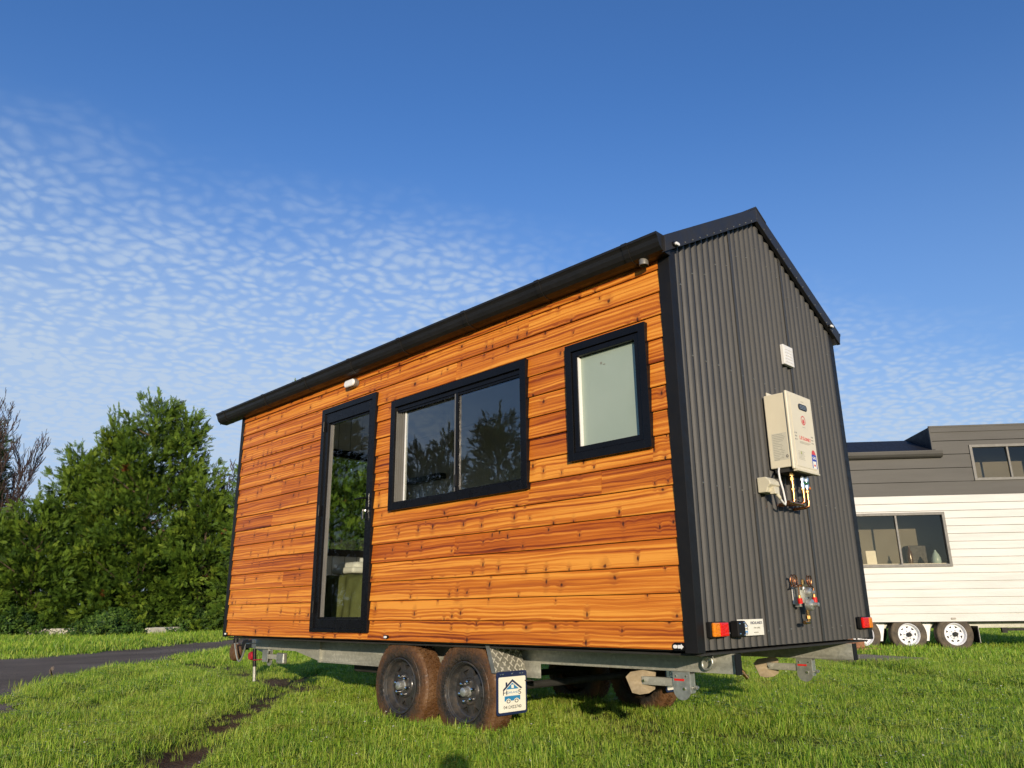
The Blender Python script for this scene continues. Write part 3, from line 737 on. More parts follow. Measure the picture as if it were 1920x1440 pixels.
# ---------------------------------------------------------------- vent, socket, heater, regulator
vt = H().box(-.001, .026, 1.402, 1.556, 1.935, 2.088).build('wall_vent', M['whitepl'], house, bevel=.004)
mb = H()
for i in range(5): 
    z = 1.955 + i * .024; mb.prism([(.026, z), (.033, z + .002), (.026, z + .020)], 'y', 1.42, 1.54) if False else mb.add([(.026, 1.42, z), (.026, 1.54, z), (.0285, 1.54, z + .003), (.0285, 1.42, z + .003), (.026, 1.42, z + .021), (.026, 1.54, z + .021)], [(0, 1, 2, 3), (3, 2, 5, 4), (0, 3, 4), (1, 5, 2)])
mb.build('vent_blade', M['whitepl'], vt, each=True)
eb = H(); eb.prism([(.0, 1.035), (.060, 1.035), (.085, 1.010), (.092, .985), (.070, .965), (.060, .935), (.0, .935)], 'y', .845, .975)
sock = eb.build('power_socket', M['creamlt'], house, bevel=.006, seg=3)
mb = H(); mb.box(.062, .098, .885, .945, .925, .972); mb.tube([(.085, .93, .93), (.095, .945, .905), (.095, .955, .895)], [.014, .011, .008], 10); mb.build('plug', M['creamlt'], sock, bevel=.004)
mb = H(); mb.tube([(.095, .955, .895), (.10, .985, .868), (.10, 1.0, .862), (.10, 1.01, .88), (.10, .992, .96), (.09, .985, 1.03), (.08, 1.0, 1.08), (.07, 1.03, 1.11)], .0065, 8); mb.build('power_cord', M['whitepl'], sock, smooth=True)
HY0, HY1, HZ0, HZ1 = 1.055, 1.405, 1.115, 1.625
heater = H().box(.0, .150, HY0, HY1, HZ0, HZ1).build('water_heater', M['cream'], house, bevel=.006)
H().box(-.002, .003, HY0 + .05, HY1 - .05, HZ1, HZ1 + .035).build('bracket', M['cream'], heater)
H().box(.153, .172, HY0 - .012, HY1 + .012, HZ0 - .018, HZ1 + .010).build('front_cover', M['cream'], heater, bevel=.008, seg=3)
mb = H(); mb.box(.172, .175, HY0 + .03, HY1 - .03, HZ0 + .005, HZ1 - .012); mb.build('cover_panel', M['cream'], heater, bevel=.002)
H().box(.153, .185, HY0 + .01, HY1 - .01, HZ0 - .030, HZ0 - .019).build('drip_edge', M['creamlt'], heater, bevel=.002)
mb = H(); mb.prism([(1.262 + a, 1.546 + b) for a, b in oval(.130, .044)], 'x', .1755, .178); ex = mb.build('exhaust_slot', M['ink'], heater)
mb = H()
for i in range(3): mb.box(.178, .1795, 1.215, 1.312, 1.534 + i * .010, 1.538 + i * .010)
mb.build('exhaust_bar', M['steel'], heater, each=True)
def ring(mb, x, yc, zc, ro, ri, n=24, sq=1.0):
    V = [(x, yc + r * math.cos(2 * PI * i / n), zc + sq * r * math.sin(2 * PI * i / n)) for r in (ro, ri) for i in range(n)]
    mb.add(V, [(i, (i + 1) % n, n + (i + 1) % n, n + i) for i in range(n)])
mb = H(); ring(mb, .1760, 1.250, 1.452, .033, .026); mb.add([(.1760, 1.250 + .013 * math.cos(a) * (1 if math.sin(a) > 0 else 1.25), 1.446 + .016 * math.sin(a)) for a in [2 * PI * i / 14 for i in range(14)]], [tuple(range(14))]); mb.build('emblem', M['redink'], heater, recalc=False)
text('L.P.G.', .034, M['redink'], 'lettering', heater, TX(.1757, 1.205, 1.322 + ZO), .0004, bold=.0006)
text('ONLY', .032, M['redink'], 'lettering', heater, TX(.1757, 1.287, 1.320 + ZO), .0004, bold=.0008)
mb = H()
for yb in (1.098, 1.118, 1.345, 1.363):
    for i in range(3): mb.box(.1753, .1760, yb + i * .001, yb + .006 + i * .001, 1.300 + i * .022, 1.309 + i * .022)
mb.build('vent_hole', M['ink'], heater, each=True)
mb = H()
for i in range(3): mb.box(.1753, .1758, 1.16, 1.33 - i * .02, 1.296 - i * .006, 1.2975 - i * .006)
for i in range(7): mb.box(.1753, .1758, 1.12, 1.215 - (i % 3) * .008, 1.170 + i * .009 * (1 if i < 4 else 1.0), 1.1715 + i * .009)
mb.box(.1753, .1758, 1.225, 1.275, 1.402, 1.404); mb.box(.1753, .1758, 1.245, 1.290, 1.585, 1.587)
mb.build('fine_print', M['inkgrey'], heater, each=True)
mb = H(); mb.prism([(1.155, 1.208), (1.175, 1.208), (1.165, 1.232)], 'x', .1753, .1759); mb.build('warning_print', M['olivegr'], heater)
es = H(); es.box(.1753, .1758, 1.315, 1.385, 1.130, 1.225); st = es.build('energy_label', M['flapwhite'], heater)
mb = H(); mb.box(.1759, .1764, 1.315, 1.385, 1.180, 1.225); mb.box(.1759, .1764, 1.315, 1.325, 1.130, 1.180); mb.box(.1759, .1764, 1.375, 1.385, 1.130, 1.180); mb.build('label_blue', M['navyblue'] if 'navyblue' in M else simple('royal blue print', (.03, .06, .38), .4), heater)
mb = H(); mb.box(.1759, .1764, 1.338, 1.362, 1.145, 1.158); mb.build('label_red', M['redink'], heater); mb = H(); mb.add([(.1762, 1.350 + .030 * math.cos(PI * i / 12), 1.2255 + .032 * math.sin(PI * i / 12)) for i in range(13)], [tuple(range(13))]); mb.build('label_red', M['redink'], heater, recalc=False)
text('GAS', .026, M['flapwhite'], 'lettering', heater, TX(.1766, 1.350, 1.202 + ZO), .0003, bold=.0004)
# rating label on the side facing the cedar wall
sl = H().box(.030, .138, HY0 - .0006, HY0, HZ0 + .05, HZ0 + .235).build('rating_label', M['label'], heater)
mb = H(); r_ = random.Random(3)
for i in range(15):
    z = HZ0 + .225 - i * .0115; w = (.03 + r_.random() * .04) if i > 4 else .09 - abs(i - 2) * .01
    mb.box(.036, .036 + w, HY0 - .0010, HY0 - .0007, z, z + .0022)
    if i > 5: mb.box(.088, .088 + .018 * r_.random() + .006, HY0 - .0010, HY0 - .0007, z, z + .002)
mb.box(.036, .072, HY0 - .0010, HY0 - .0007, HZ0 + .054, HZ0 + .057)
mb.build('fine_print', M['inkgrey'], heater, each=True)
mb = H(); n = 14
V = [(.126 + r * math.cos(2 * PI * i / n), HY0 - .001, HZ0 + .073 + r * 1.2 * math.sin(2 * PI * i / n)) for r in (.0085, .0045) for i in range(n)]; mb.add(V, [(i, (i + 1) % n, n + (i + 1) % n, n + i) for i in range(n)])
mb.build('emblem', M['ink'], heater, recalc=False)
# pipes below
mb = H(); mb.box(.02, .145, HY0 + .02, HY1 - .04, HZ0 - .028, HZ0 - .001); mb.build('burner_base', M['under'], heater)
mb = H()
mb.tube([(.10, 1.135, HZ0 - .02), (.10, 1.135, .905), (.10, 1.128, .885), (.07, 1.12, .880), (.0, 1.12, .880)], .0125, 12)
mb.tube([(.10, 1.285, HZ0 - .13), (.10, 1.288, .925), (.10, 1.284, .905), (.085, 1.275, .895), (.0, 1.27, .893)], .0105, 12)
mb.tube([(.10, 1.345, HZ0 - .13), (.10, 1.349, .905), (.10, 1.344, .882), (.08, 1.335, .872), (.0, 1.33, .868)], .0105, 12)
mb.tube([(.10, 1.128, .884), (.10, 1.05, .884)], .0125, 12)
mb.tube([(.095, 1.135, .884), (.095, 1.27, .884)], .011, 12)
mb.build('copper_pipe', M['copper'], heater, smooth=True)
mb = H()
for (y, z, r, h) in ((1.135, 1.065, .020, .022), (1.135, 1.035, .017, .02), (1.135, .97, .0155, .012), (1.285, .985, .0145, .012), (1.347, .975, .0145, .012)):
    mb.cyl((.10, y, z), (.10, y, z + h), r, 6)
mb.cyl((.10, 1.135, .90), (.10, 1.135, 1.03), .0132, 12); mb.cyl((.10, 1.286, .93), (.10, 1.286, .985), .0112, 12); mb.cyl((.10, 1.347, .92), (.10, 1.347, .975), .0112, 12)
mb.build('brass_fitting', M['brassy'], heater, smooth=True)
mb = H()
for y in (1.285, 1.347):
    mb.cyl((.10, y, .995), (.10, y, 1.09), .012, 12); mb.cyl((.10, y, 1.005), (.10, y, 1.03), .017, 6); mb.cyl((.10, y, 1.05), (.10, y, 1.075), .018, 6)
mb.build('valve', M['chrome'], heater, smooth=True)
mb = H(); mb.cyl((.10, 1.36, 1.01), (.10, 1.385, 1.008), .012, 8); mb.cyl((.10, 1.385, 1.008), (.10, 1.40, 1.007), .007, 8); mb.build('valve_knob', M['orange'], heater)
H().box(.095, .125, 1.30, 1.335, 1.028, 1.040).build('valve_lever', M['greenvalve'], heater, bevel=.002)

reg = H(); reg.box(.02, .05, 1.150, 1.185, .225, .350); reg.cyl((.06, 1.205, .27), (.06, 1.205, .35), .012, 10); reg.box(.035, .075, 1.185, 1.225, .250, .330)
reg.lathe([(.0001, .052), (.010, .05), (.012, .03), (.026, .026), (.030, .012), (.030, -.01), (.0001, -.012)], 20, 'x', (.075, 1.218, .315))
reg.lathe([(.0001, .066), (.013, .064), (.015, .03), (.034, .024), (.038, .010), (.038, -.012), (.0001, -.014)], 20, 'x', (.075, 1.232, .238))
reg.cyl((.075, 1.225, .235), (.075, 1.285, .245), .016, 12)
regulator = reg.build('gas_regulator', M['steel'], house, smooth=True)
H().box(.0, .02, 1.160, 1.215, .24, .36).build('bracket', M['whitepl'], regulator, bevel=.002)
mb = H(); mb.cyl((.06, 1.205, .345), (.06, 1.205, .395), .011, 8); mb.box(.045, .075, 1.165, 1.245, .352, .364); mb.cyl((.065, 1.225, .135), (.065, 1.222, .205), .012, 8); mb.cyl((.065, 1.224, .15), (.065, 1.224, .17), .017, 6); mb.cyl((.065, 1.165, .128), (.065, 1.235, .128), .009, 8)
mb.cyl((.065, 1.160, .128), (.065, 1.178, .128), .013, 6); mb.build('brass_fitting', M['brassy'], regulator, smooth=True)
def pigtail(ys, yc, ye, ze):
    pts = [(.06, ys, .358), (.06, (ys + yc) / 2, .352)]
    sg = 1 if yc > ys else -1
    for i in range(0, 26):
        a = -PI / 2 + sg * 2 * PI * i / 13 * .98
        pts.append((.045 + i * .0012, yc + .024 * math.cos(a), .388 + .036 * math.sin(a)))
    pts += [(.07, ye, .345), (.07, ye, ze)]
    return pts
mb = H(); mb.tube(pigtail(1.18, 1.082, 1.118, .285), .0042, 8); mb.build('copper_pigtail', M['copper'], regulator, smooth=True); mb = H(); mb.tube(pigtail(1.235, 1.300, 1.332, .30), .0042, 8); mb.build('copper_pigtail', M['copper'], regulator, smooth=True)
mb = H(); mb.cyl((.07, 1.122, .245), (.07, 1.118, .278), .016, 12); mb.cyl((.07, 1.334, .245), (.07, 1.332, .285), .016, 12); mb.build('red_cap', M['red'], regulator, smooth=True, each=True)
mb = H(); mb.cyl((.07, 1.118, .278), (.07, 1.118, .296), .009, 6); mb.cyl((.07, 1.332, .285), (.07, 1.332, .302), .009, 6); mb.build('nut', M['brassy'], regulator, each=True)

# ---------------------------------------------------------------- chassis
mb = H(); mb.box(LX + .01, -.025, .06, 2.34, -.028, -.016); mb.build('floor_underside', M['under'], house)
def rail(y0, y1):
    mb = H()
    mb.prism([(.0, -.03), (-5.80, -.03), (-5.80, -.148), (-4.95, -.150), (-4.45, -.237), (-1.55, -.237), (-1.55, -.140), (.0, -.142)], 'y', y0, y1)
    return mb.build('chassis_rail', M['galv'], house, bevel=.002)
for y0, y1, of in ((.40, .404, -1), (1.996, 2.0, 1)):
    rl = rail(y0, y1)
    yo0, yo1 = (.345, .40) if of < 0 else (2.0, 2.055)
    f = H(); f.box(-5.80, -4.5, y0 - .004 if of > 0 else y1, (y0 if of > 0 else y1 + .05), -.152, -.148) if False else None
    f.box(-1.548, .0, min(y0, y0 - .0) if of > 0 else .4045, (2.05 if of > 0 else .45), -.142, -.138)
    f.box(-4.45, -1.552, (2.0005 if of > 0 else .385), (2.02 if of > 0 else .3995), -.237, -.225)
    f.box(-4.47, -4.445, (2.0005 if of > 0 else .372), (2.02 if of > 0 else .3995), -.237, -.035)
    f.build('flange', M['galv'], rl)
    H().box(.0, .006, y0 - (.03 if of < 0 else -.0), y1 + (.03 if of > 0 else .0) + .03, -.144, -.03).build('end_cap', M['blackmat'], rl)
mb = H()
for x in (-5.79, -4.9, -3.9, -3.3, -1.5, -.9): mb.box(x, x + .05, .405, 1.995, -.11, -.03)
mb.build('cross_member', M['steeldk'], house, each=True)
mb = H()
for x in (-2.76, -1.995): mb.cyl((x, .25, -.33), (x, 2.15, -.33), .028, 12)
for y in (.33, 2.05):
    for i in range(3): mb.box(-3.15 + i * .06, -1.6 - i * .06, y, y + .045, -.255 - i * .009, -.248 - i * .009)
mb.build('axle', M['under'], house)
mb = H(); mb.box(-4.2, -3.5, .6, 1.8, -.32, -.12); mb.build('water_tank', M['under'], house, bevel=.02)
# D-ring
dr = H().box(-.195, -.150, .385, .3995, -.078, -.042).build('tie_down_lug', M['chrome'], house, bevel=.004)
mb = H(); pts = []
for i in range(17):
    a = 2 * PI * i / 16; pts.append((-.172 + .034 * math.cos(a) + .012 * (1 - math.sin(a)) * -.6, .368, -.085 + .036 * math.sin(a)))
mb.tube(pts, .0075, 10); mb.build('shackle_ring', M['steel'], dr, smooth=True)
# hose coupling hanging below the floor
mb = H(); mb.cyl((-.45, 1.2, -.10), (-.45, 1.2, -.18), .012, 10); mb.cyl((-.45, 1.2, -.18), (-.43, 1.215, -.205), .018, 8); mb.cyl((-.43, 1.215, -.205), (-.41, 1.23, -.235), .014, 8); mb.build('hose_coupling', M['brassy'], house, smooth=True)

# wheels
def make_wheel(parent, rub, rimm, capm, nutm, R=.345, lugs=True, name='wheel'):
    w = empty(name, parent=parent); s = R / .345
    prof = [(.200, .030), (.207, .012), (.216, .003), (.245, -.002), (.262, -.001), (.266, .003), (.30, .004), (.322, .012), (.335, .028), (.338, .06), (.338, .14), (.335, .170), (.322, .188), (.30, .197), (.21, .19), (.200, .17)]
    mb = MB(); mb.lathe([(r * s, t) for r, t in prof], 72)
    if lugs:
        r2 = random.Random(4)
        for i in range(52):
            a = 2 * PI * i / 52
            for j, (t0, t1, sh) in enumerate(((.028, .066, 0), (.072, .100, .5), (.104, .130, 0), (.136, .174, .5))):
                a0 = a + sh * 2 * PI / 52; da = .042 if j in (0, 3) else .030; sk = .03 if j < 2 else -.03
                vs = []
                for rr in (.334, .349):
                    for (aa, t) in ((a0 - da, t0), (a0 + da, t0), (a0 + da + sk, t1), (a0 - da + sk, t1)):
                        q = rr - (.006 if (t < .04 or t > .16) and rr > .34 else 0)
                        vs.append((q * s * math.cos(aa), t, q * s * math.sin(aa)))
                mb.add(vs, [(4, 5, 6, 7), (0, 1, 5, 4), (1, 2, 6, 5), (2, 3, 7, 6), (3, 0, 4, 7)])
    t = mb.build('tyre', rub, w, recalc=False)
    t.data.polygons.foreach_set('use_smooth', [True] * len(t.data.polygons)); t.data.set_sharp_from_angle(angle=R_(30))
    # rim with eight triangular holes
    mb = MB(); mb.lathe([(r * s, q) for r, q in ((.206, .014), (.206, .006), (.200, .002), (.194, .006), (.191, .016), (.186, .020), (.183, .045), (.176, .066), (.165, .072))], 64)
    yo, yi = .072, .062
    n = 8
    for k in range(n):
        a0, am, a1 = [2 * PI * (k + q) / n for q in (0, .5, 1)]
        def P(r, a, y): return (r * s * math.cos(a), y, r * s * math.sin(a))
        w_ = .23
        I0, Im, I1 = P(.095, a0, yi), P(.0965, am, yi), P(.095, a1, yi)
        O0, Om, O1 = P(.165, a0, yo), P(.165, am, yo), P(.165, a1, yo)
        Oq, Or = P(.165, (a0 + am) / 2, yo), P(.165, (a1 + am) / 2, yo)
        H1, H2, H3 = P(.152, am - w_, yo - .002), P(.152, am + w_, yo - .002), P(.108, am + .06, yi + .002)
        b = [I0, Im, I1, O0, Om, O1, H1, H2, H3, Oq, Or]
        mb.add(b, [(0, 1, 8, 6), (1, 2, 7, 8), (0, 6, 9, 3), (2, 5, 10, 7), (9, 6, 7, 10, 4)])
        d = [(p[0], p[1] + .012, p[2]) for p in (H1, H2, H3)]
        mb.add([H1, H2, H3] + d, [(0, 1, 4, 3), (1, 2, 5, 4), (2, 0, 3, 5)])
    mb.lathe([(r * s, q) for r, q in ((.095, .062), (.090, .056), (.086, .046), (.060, .044), (.036, .044), (.0001, .044))], 48)
    rm = mb.build('rim', rimm, w, smooth=False, recalc=False); rm.data.polygons.foreach_set('use_smooth', [True] * len(rm.data.polygons)); rm.data.set_sharp_from_angle(angle=R_(28))
    MB().lathe([(.175 * s, .105), (.0001, .105)], 32).build('brake_drum', M['under'], w, recalc=False)
    MB().lathe([(.036, .044), (.034, .036), (.031, .034), (.031, -.004), (.029, -.010), (.024, -.013), (.0001, -.014)], 24).build('hub_cap', capm, w, smooth=True, recalc=False)
    for k in range(6):
        a = 2 * PI * (k + .25) / 6; c = (.068 * s * math.cos(a), 0, .068 * s * math.sin(a))
        MB().lathe([(.013, .046), (.013, .020), (.0115, .013), (.006, .009), (.0001, .008)], 10, c=c).build('lug_nut', nutm, w, smooth=True, recalc=False)
    return w
wh = make_wheel(house, M['rubber'], M['rim'], M['steel'], M['chrome'])
wh.location = (-1.995, .070, ZO - .330)
for (x, y, rz, ry) in ((-2.762, .070, 0, .5), (-1.995, 2.33, PI, .3), (-2.762, 2.33, PI, 1.0)):
    c = copy_tree(wh, house); c.location = (x, y, ZO - .330); c.rotation_euler = (0, ry, rz)

# mudguards and flaps
def guard(y0, y1, sgn):
    mb = H(); 
    poly = [(-1.722, -.006), (-1.655, -.190), (-1.651, -.188), (-1.717, -.005)]
    mb.prism(poly, 'y', y0, y1)
    g = mb.build('mudguard', M['checker'], house)
    mb = H(); ye = y0 if sgn < 0 else y1
    mb.prism([(-1.755, -.006), (-1.69, -.190), (-1.652, -.190), (-1.719, -.006)], 'y', ye - .004 if sgn < 0 else ye, ye if sgn < 0 else ye + .004); mb.build('guard_lip', M['steeldk'], g)
    mb = H(); mb.prism([(-1.76, -.012), (-3.02, -.012), (-3.02, -.008), (-1.76, -.008)], 'y', y0, y1); mb.build('guard_top', M['under'], g)
guard(.062, .352, -1); guard(2.048, 2.338, 1)
def rrect(y0, y1, z0, z1, r, n=5):
    pts = []
    for cy, cz, a0 in ((y1 - r, z1 - r, 0), (y0 + r, z1 - r, PI / 2), (y0 + r, z0 + r, PI), (y1 - r, z0 + r, 1.5 * PI)):
        for i in range(n + 1): a = a0 + PI / 2 * i / n; pts.append((cy + r * math.cos(a), cz + r * math.sin(a)))
    return pts
def flap(y0):
    y1 = y0 + .29; z0, z1 = -.462, -.182
    fl = H().prism(rrect(y0, y1, z0, z1, .018), 'x', -1.650, -1.642).build('mud_flap', M['navy'], house, bevel=.001)
    H().prism(rrect(y0 + .014, y1 - .014, z0 + .018, z1 - .036, .010), 'x', -1.6419, -1.6405).build('flap_face', M['flapwhite'], fl)
    mb = H()
    for y in (.035, .058, .145, .222, .246): mb.lathe([(.0001, .004), (.005, .003), (.0065, 0)], 10, 'x', (-1.642, y0 + y, z1 - .018))
    mb.build('rivet', M['chrome'], fl, recalc=False, each=True)
    logo(fl, -1.6404, (y0 + y1) / 2, -.306, .00108)
    text('0412422740', .0345, M['ink'], 'lettering', fl, TX(-1.6400, (y0 + y1) / 2, -.414 + ZO, 1, .85), .0004)
    return fl
flap(.062); flap(2.048)

# stabiliser legs
def stabiliser():
    s = empty('stabiliser_leg', parent=house)
    mb = MB(); mb.box(-.06, .06, -.006, .0, -.115, .0); mb.box(-.06, .06, .045, .051, -.115, .0); mb.box(.054, .06, .0, .045, -.12, -.01)
    pts = [(.06 * math.cos(a), -.105 + .055 * math.sin(a)) for a in [PI + PI * i / 12 for i in range(13)]]
    mb.prism([(a, b) for a, b in pts], 'y', -.0055, -.001)
    br = mb.build('bracket', M['steel'], s, bevel=.001)
    mb = MB(); mb.box(-.30, .02, .004, .040, -.088, -.040); mb.build('arm', M['galv'], s, bevel=.002)
    p = MB(); p.prism([(-.05, -.055), (-.065, .03), (-.04, .052), (.05, .052), (.068, .03), (.05, -.055), (.02, -.07), (-.02, -.07)], 'x', -.003, .003)
    fp = p.build('foot_plate', M['tan'], s, bevel=.001); fp.location = (-.305, .01, -.065); fp.rotation_euler = (R_(8), R_(-10), R_(-48)); fp.scale = (1.3, 1.45, 1.15)
    mb = MB(); mb.cyl((.02, -.014, -.095), (.02, .0, -.095), .009, 6); mb.cyl((-.275, -.012, -.064), (-.275, .0, -.064), .009, 8); mb.cyl((-.035, -.010, -.025), (-.035, .0, -.025), .006, 6); mb.cyl((.035, -.010, -.025), (.035, .0, -.025), .006, 6)
    mb.build('bolt', M['chrome'], s, each=True)
    mb = MB(); mb.tube([(.06, .02, -.09), (.10, .02, -.085)], .007, 8); mb.cyl((.075, .02, -.0885), (.09, .02, -.0865), .013, 6); mb.build('drive_nut', M['steel'], s)
    mb = MB(); mb.box(-.05, .02, -.0072, -.0061, -.052, -.040); mb.build('warning_strip', M['red'], s)
    return s
st1 = stabiliser(); st1.location = (-.38, .395, ZO - .142)
st2 = copy_tree(st1, house); st2.location = (-.36, 1.975, ZO - .142)
st3 = copy_tree(st1, house); st3.location = (-5.50, .41, ZO - .152); st3.rotation_euler = (0, 0, PI)
for ch in st3.children:
    if ch.name.startswith('foot_plate'): bpy.data.objects.remove(ch)
mb = MB(); mb.box(-.06, .09, -.02, .03, -.055, .05); fp3 = mb.build('foot_plate', M['steel'], st3, bevel=.014, seg=3); fp3.location = (-.34, .03, -.07)

# front drop leg, drawbar, coupling, jockey wheel
lg = H(); lg.cyl((-5.79, .385, -.15), (-5.765, .385, -.33), .020, 14); leg = lg.build('drop_leg', M['blackmat'], house, smooth=True)
H().cyl((-5.765, .385, -.33), (-5.745, .385, -.475), .017, 14).build('leg_tube', M['galv'], leg, smooth=True)
H().cyl((-5.765, .365, -.262), (-5.45, .365, -.240), .006, 8).build('crank_rod', M['redpaint'], leg, smooth=True)
H().box(-5.83, -5.76, .30, .38, -.095, -.087).build('step_bracket', M['steel'], house)
mb = H()
for y0, y1 in ((.42, 1.16), (1.98, 1.24)):
    d = Vector((-7.35, y1, 0)) - Vector((-5.5, y0, 0)); nrm = Vector((-d.y, d.x, 0)).normalized() * .025
    a = Vector((-5.5, y0, 0)); b = Vector((-7.35, y1, 0))
    mb.prism([(a.x - nrm.x, a.y - nrm.y), (b.x - nrm.x, b.y - nrm.y), (b.x + nrm.x, b.y + nrm.y), (a.x + nrm.x, a.y + nrm.y)], 'z', -.20, -.10)
mb.build('drawbar', M['steeldk'], house)
cp = H(); cp.box(-7.62, -7.30, 1.15, 1.25, -.21, -.12); cp.lathe([(.0001, .06), (.03, .055), (.048, .02), (.05, -.04), (.045, -.07)], 20, 'z', (-7.66, 1.2, -.17)); cpl = cp.build('coupling', M['blackmat'], house, smooth=True)
mb = H(); mb.tube([(-7.55, 1.2, -.10), (-7.50, 1.2, -.02), (-7.42, 1.2, .0)], .014, 8); mb.lathe([(.0001, .03), (.045, .03), (.055, .0), (.045, -.03), (.0001, -.03)], 20, 'y', (-7.30, 1.12, -.30)); mb.build('brake_lever', M['redpaint'], cpl, smooth=True)
jk = H(); jk.cyl((-7.95, 1.2, .0), (-7.93, 1.2, -.30), .032, 14); jw = jk.build('jockey_wheel', M['blackmat'], house, smooth=True)
H().lathe([(.0001, -.05), (.06, -.05), (.105, -.042), (.118, -.02), (.118, .02), (.105, .042), (.06, .05), (.0001, .05)], 24, 'y', (-7.92, 1.2, -.27)).build('tyre', M['rubber'], jw, smooth=True)
mb = H(); pts = [(-7.72, 1.12, -.16)]
for i in range(9): pts.append((-7.72 + .02 * i, 1.08 + .01 * i, -.16 - .22 * math.sin(PI * i / 8)))
mb.tube(pts, .012, 6); mb.build('safety_chain', M['steeldk'], cpl)

# ---------------------------------------------------------------- inside
fan = H().cyl((-2.55, 1.2, 2.44), (-2.55, 1.2, 2.99), .014, 10).build('ceiling_fan', M['ink'], house)
H().lathe([(.0001, .06), (.07, .05), (.09, .0), (.07, -.05), (.0001, -.06)], 24, 'z', (-2.55, 1.2, 2.42)).build('fan_motor', M['ink'], fan, smooth=True)
for k in range(3):
    a = R_(200 + 120 * k); b = H(); c, s_ = math.cos(a), math.sin(a)
    pl_ = [(.07, -.03), (.2, -.06), (.55, -.075), (.60, -.04), (.60, .03), (.55, .06), (.2, .05), (.07, .03)]
    b.prism([(-2.55 + u * c - v * s_, 1.2 + u * s_ + v * c) for u, v in pl_], 'z', 2.405, 2.413); b.build('fan_blade', M['ink'], fan)
mb = H(); mb.box(-5.55, -4.90, 2.20, 2.299, 1.80, 1.87); mb.box(-5.68, -5.55, 2.23, 2.299, 1.82, 1.86); mb.build('wall_shelf', M['ink'], house, bevel=.004)

bed = tag(empty('bed', (-4.05, 1.24, ZO + .03)), 'bed with a rumpled olive duvet inside the cedar house, seen through the door', 'bed')
B = lambda: MB(0)
B().box(-.92, .92, -.60, .58, .0, .30).build('bed_base', M['white'], bed, bevel=.01)
B().box(-.93, .93, -.61, .58, .30, .50).build('mattress', M['linen'], bed, bevel=.04, seg=4)
def duvet():
    nx, ny = 90, 60; vs = []; rr = random.Random(5)
    ph = [rr.random() * 6 for _ in range(8)]
    for j in range(ny + 1):
        for i in range(nx + 1):
            u = i / nx; t = j / ny
            x = -.90 + 1.84 * u
            s = t * 1.75           # arc length from the far edge towards the front hem
            flat = 1.16
            wob = .012 * math.sin(9 * x + ph[0] + 2 * s) + .010 * math.sin(17 * x + ph[1] - 3 * s) + .008 * math.sin(31 * x + ph[2] + 5 * s)
            if s < flat: y = .56 - s; z = .555 + wob + .012 * math.sin(6 * s + ph[3] + 3 * x)
            else:
                d = s - flat; bend = min(1, d / .12)
                y = .56 - flat - .075 * math.sin(bend * PI / 2) - .02 + wob * 2.6 * min(1, d / .25) - .03 * d
                z = .555 - .05 * (1 - math.cos(bend * PI / 2)) - max(0, d - .10) * .98 + wob * .4
                x += .05 * math.sin(7 * x + ph[4]) * d - .10 * d * (u - .5)
                z += .03 * math.sin(5 * x + ph[5])*min(1, d/.4)
            vs.append((x, y, z))
    fs = [(j * (nx + 1) + i, j * (nx + 1) + i + 1, (j + 1) * (nx + 1) + i + 1, (j + 1) * (nx + 1) + i) for j in range(ny) for i in range(nx)]
    o = MB().add(vs, fs).build('duvet', M['duvet'], bed, smooth=True); sm = o.modifiers.new('solid', 'SOLIDIFY'); sm.thickness = .03
duvet()
mb = B(); mb.box(-.88, -.48, -.45, .1, .57, .70); pw = mb.build('pillow', M['linen'], bed, bevel=.06, seg=5)
mb = B(); mb.box(-.84, -.42, -.52, -.05, .575, .64); mb.build('pillow', M['linen'], bed, bevel=.03, seg=4)

# ================================================================== NEIGHBOUR
KS = .944
def KP(x, y, k=KS): return (2.400218 + (x - 2.400218) * k, -3.773365 + (y + 3.773365) * k)
nb = tag(empty('tiny_house_neighbour', (*KP(-3.444, 12.935), 0), R_(39.6)), 'long white weatherboard tiny house with dark grey upper storey on three white wheels', 'tiny house')
nb.name = 'long_tiny_house'; nb.scale = (KS, KS, KS)
NW1 = (-.72, 1.085, 1.645, 2.735); NW2 = (1.80, 3.45, 3.36, 4.11)
def nboards(mat, name, u0, u1, z0, z1, pitch, hs, gap, y=0.0):
    mb = MB(); bo = []; rr = random.Random(9); z = z0
    while z < z1 - .01:
        ze = min(z + pitch, z1); rid = rr.random()
        for a, b, c, d in cells(u0, u1, z, ze, hs):
            top = d >= ze - 1e-6 and ze < z1 - .005
            dd = d - (gap if top else 0)
            mb.add([(a, y, c), (b, y, c), (b, y, dd), (a, y, dd)] + ([(a, y + .035, dd), (b, y + .035, dd), (b, y + .035, d), (a, y + .035, d), (b, y, d), (a, y, d)] if top else []),
                   [(0, 1, 2, 3)] + ([(3, 2, 5, 4), (4, 5, 6, 7), (7, 6, 8, 9)] if top else []))
            bo += [rid] * (4 if top else 1)
        z = ze
    mb.fa = {'board': bo}
    return mb.build(name, mat, nb, recalc=False)
nboards(M['nwhite'], 'weatherboard_wall', -3.4, 6.2, .59, 3.075, .1555, [NW1], .016)
nboards(M['ndark'], 'upper_panel', -3.4, 1.085, 3.078, 3.99, .285, [], .014, -.004)
nboards(M['ndark'], 'loft_panel', 1.085, 6.2, 3.078, 4.40, .285, [NW2], .014, -.004)
mb = MB(); mb.box(1.085, 6.2, -.022, .0, 4.40, 4.50); mb.box(1.06, 6.22, -.03, .02, 4.50, 4.535); mb.box(1.06, 1.085, -.02, .03, 4.03, 4.50); mb.build('loft_fascia', M['ndark'], nb)
mb = MB(); mb.box(1.10, 1.12, .0, 1.22, 3.95, 4.50); mb.build('loft_cheek', M['darkroof'], nb)
mb = MB(); mb.box(1.10, 6.22, .02, 2.42, 4.50, 4.53); mb.build('loft_roof', M['darkroof'], nb)
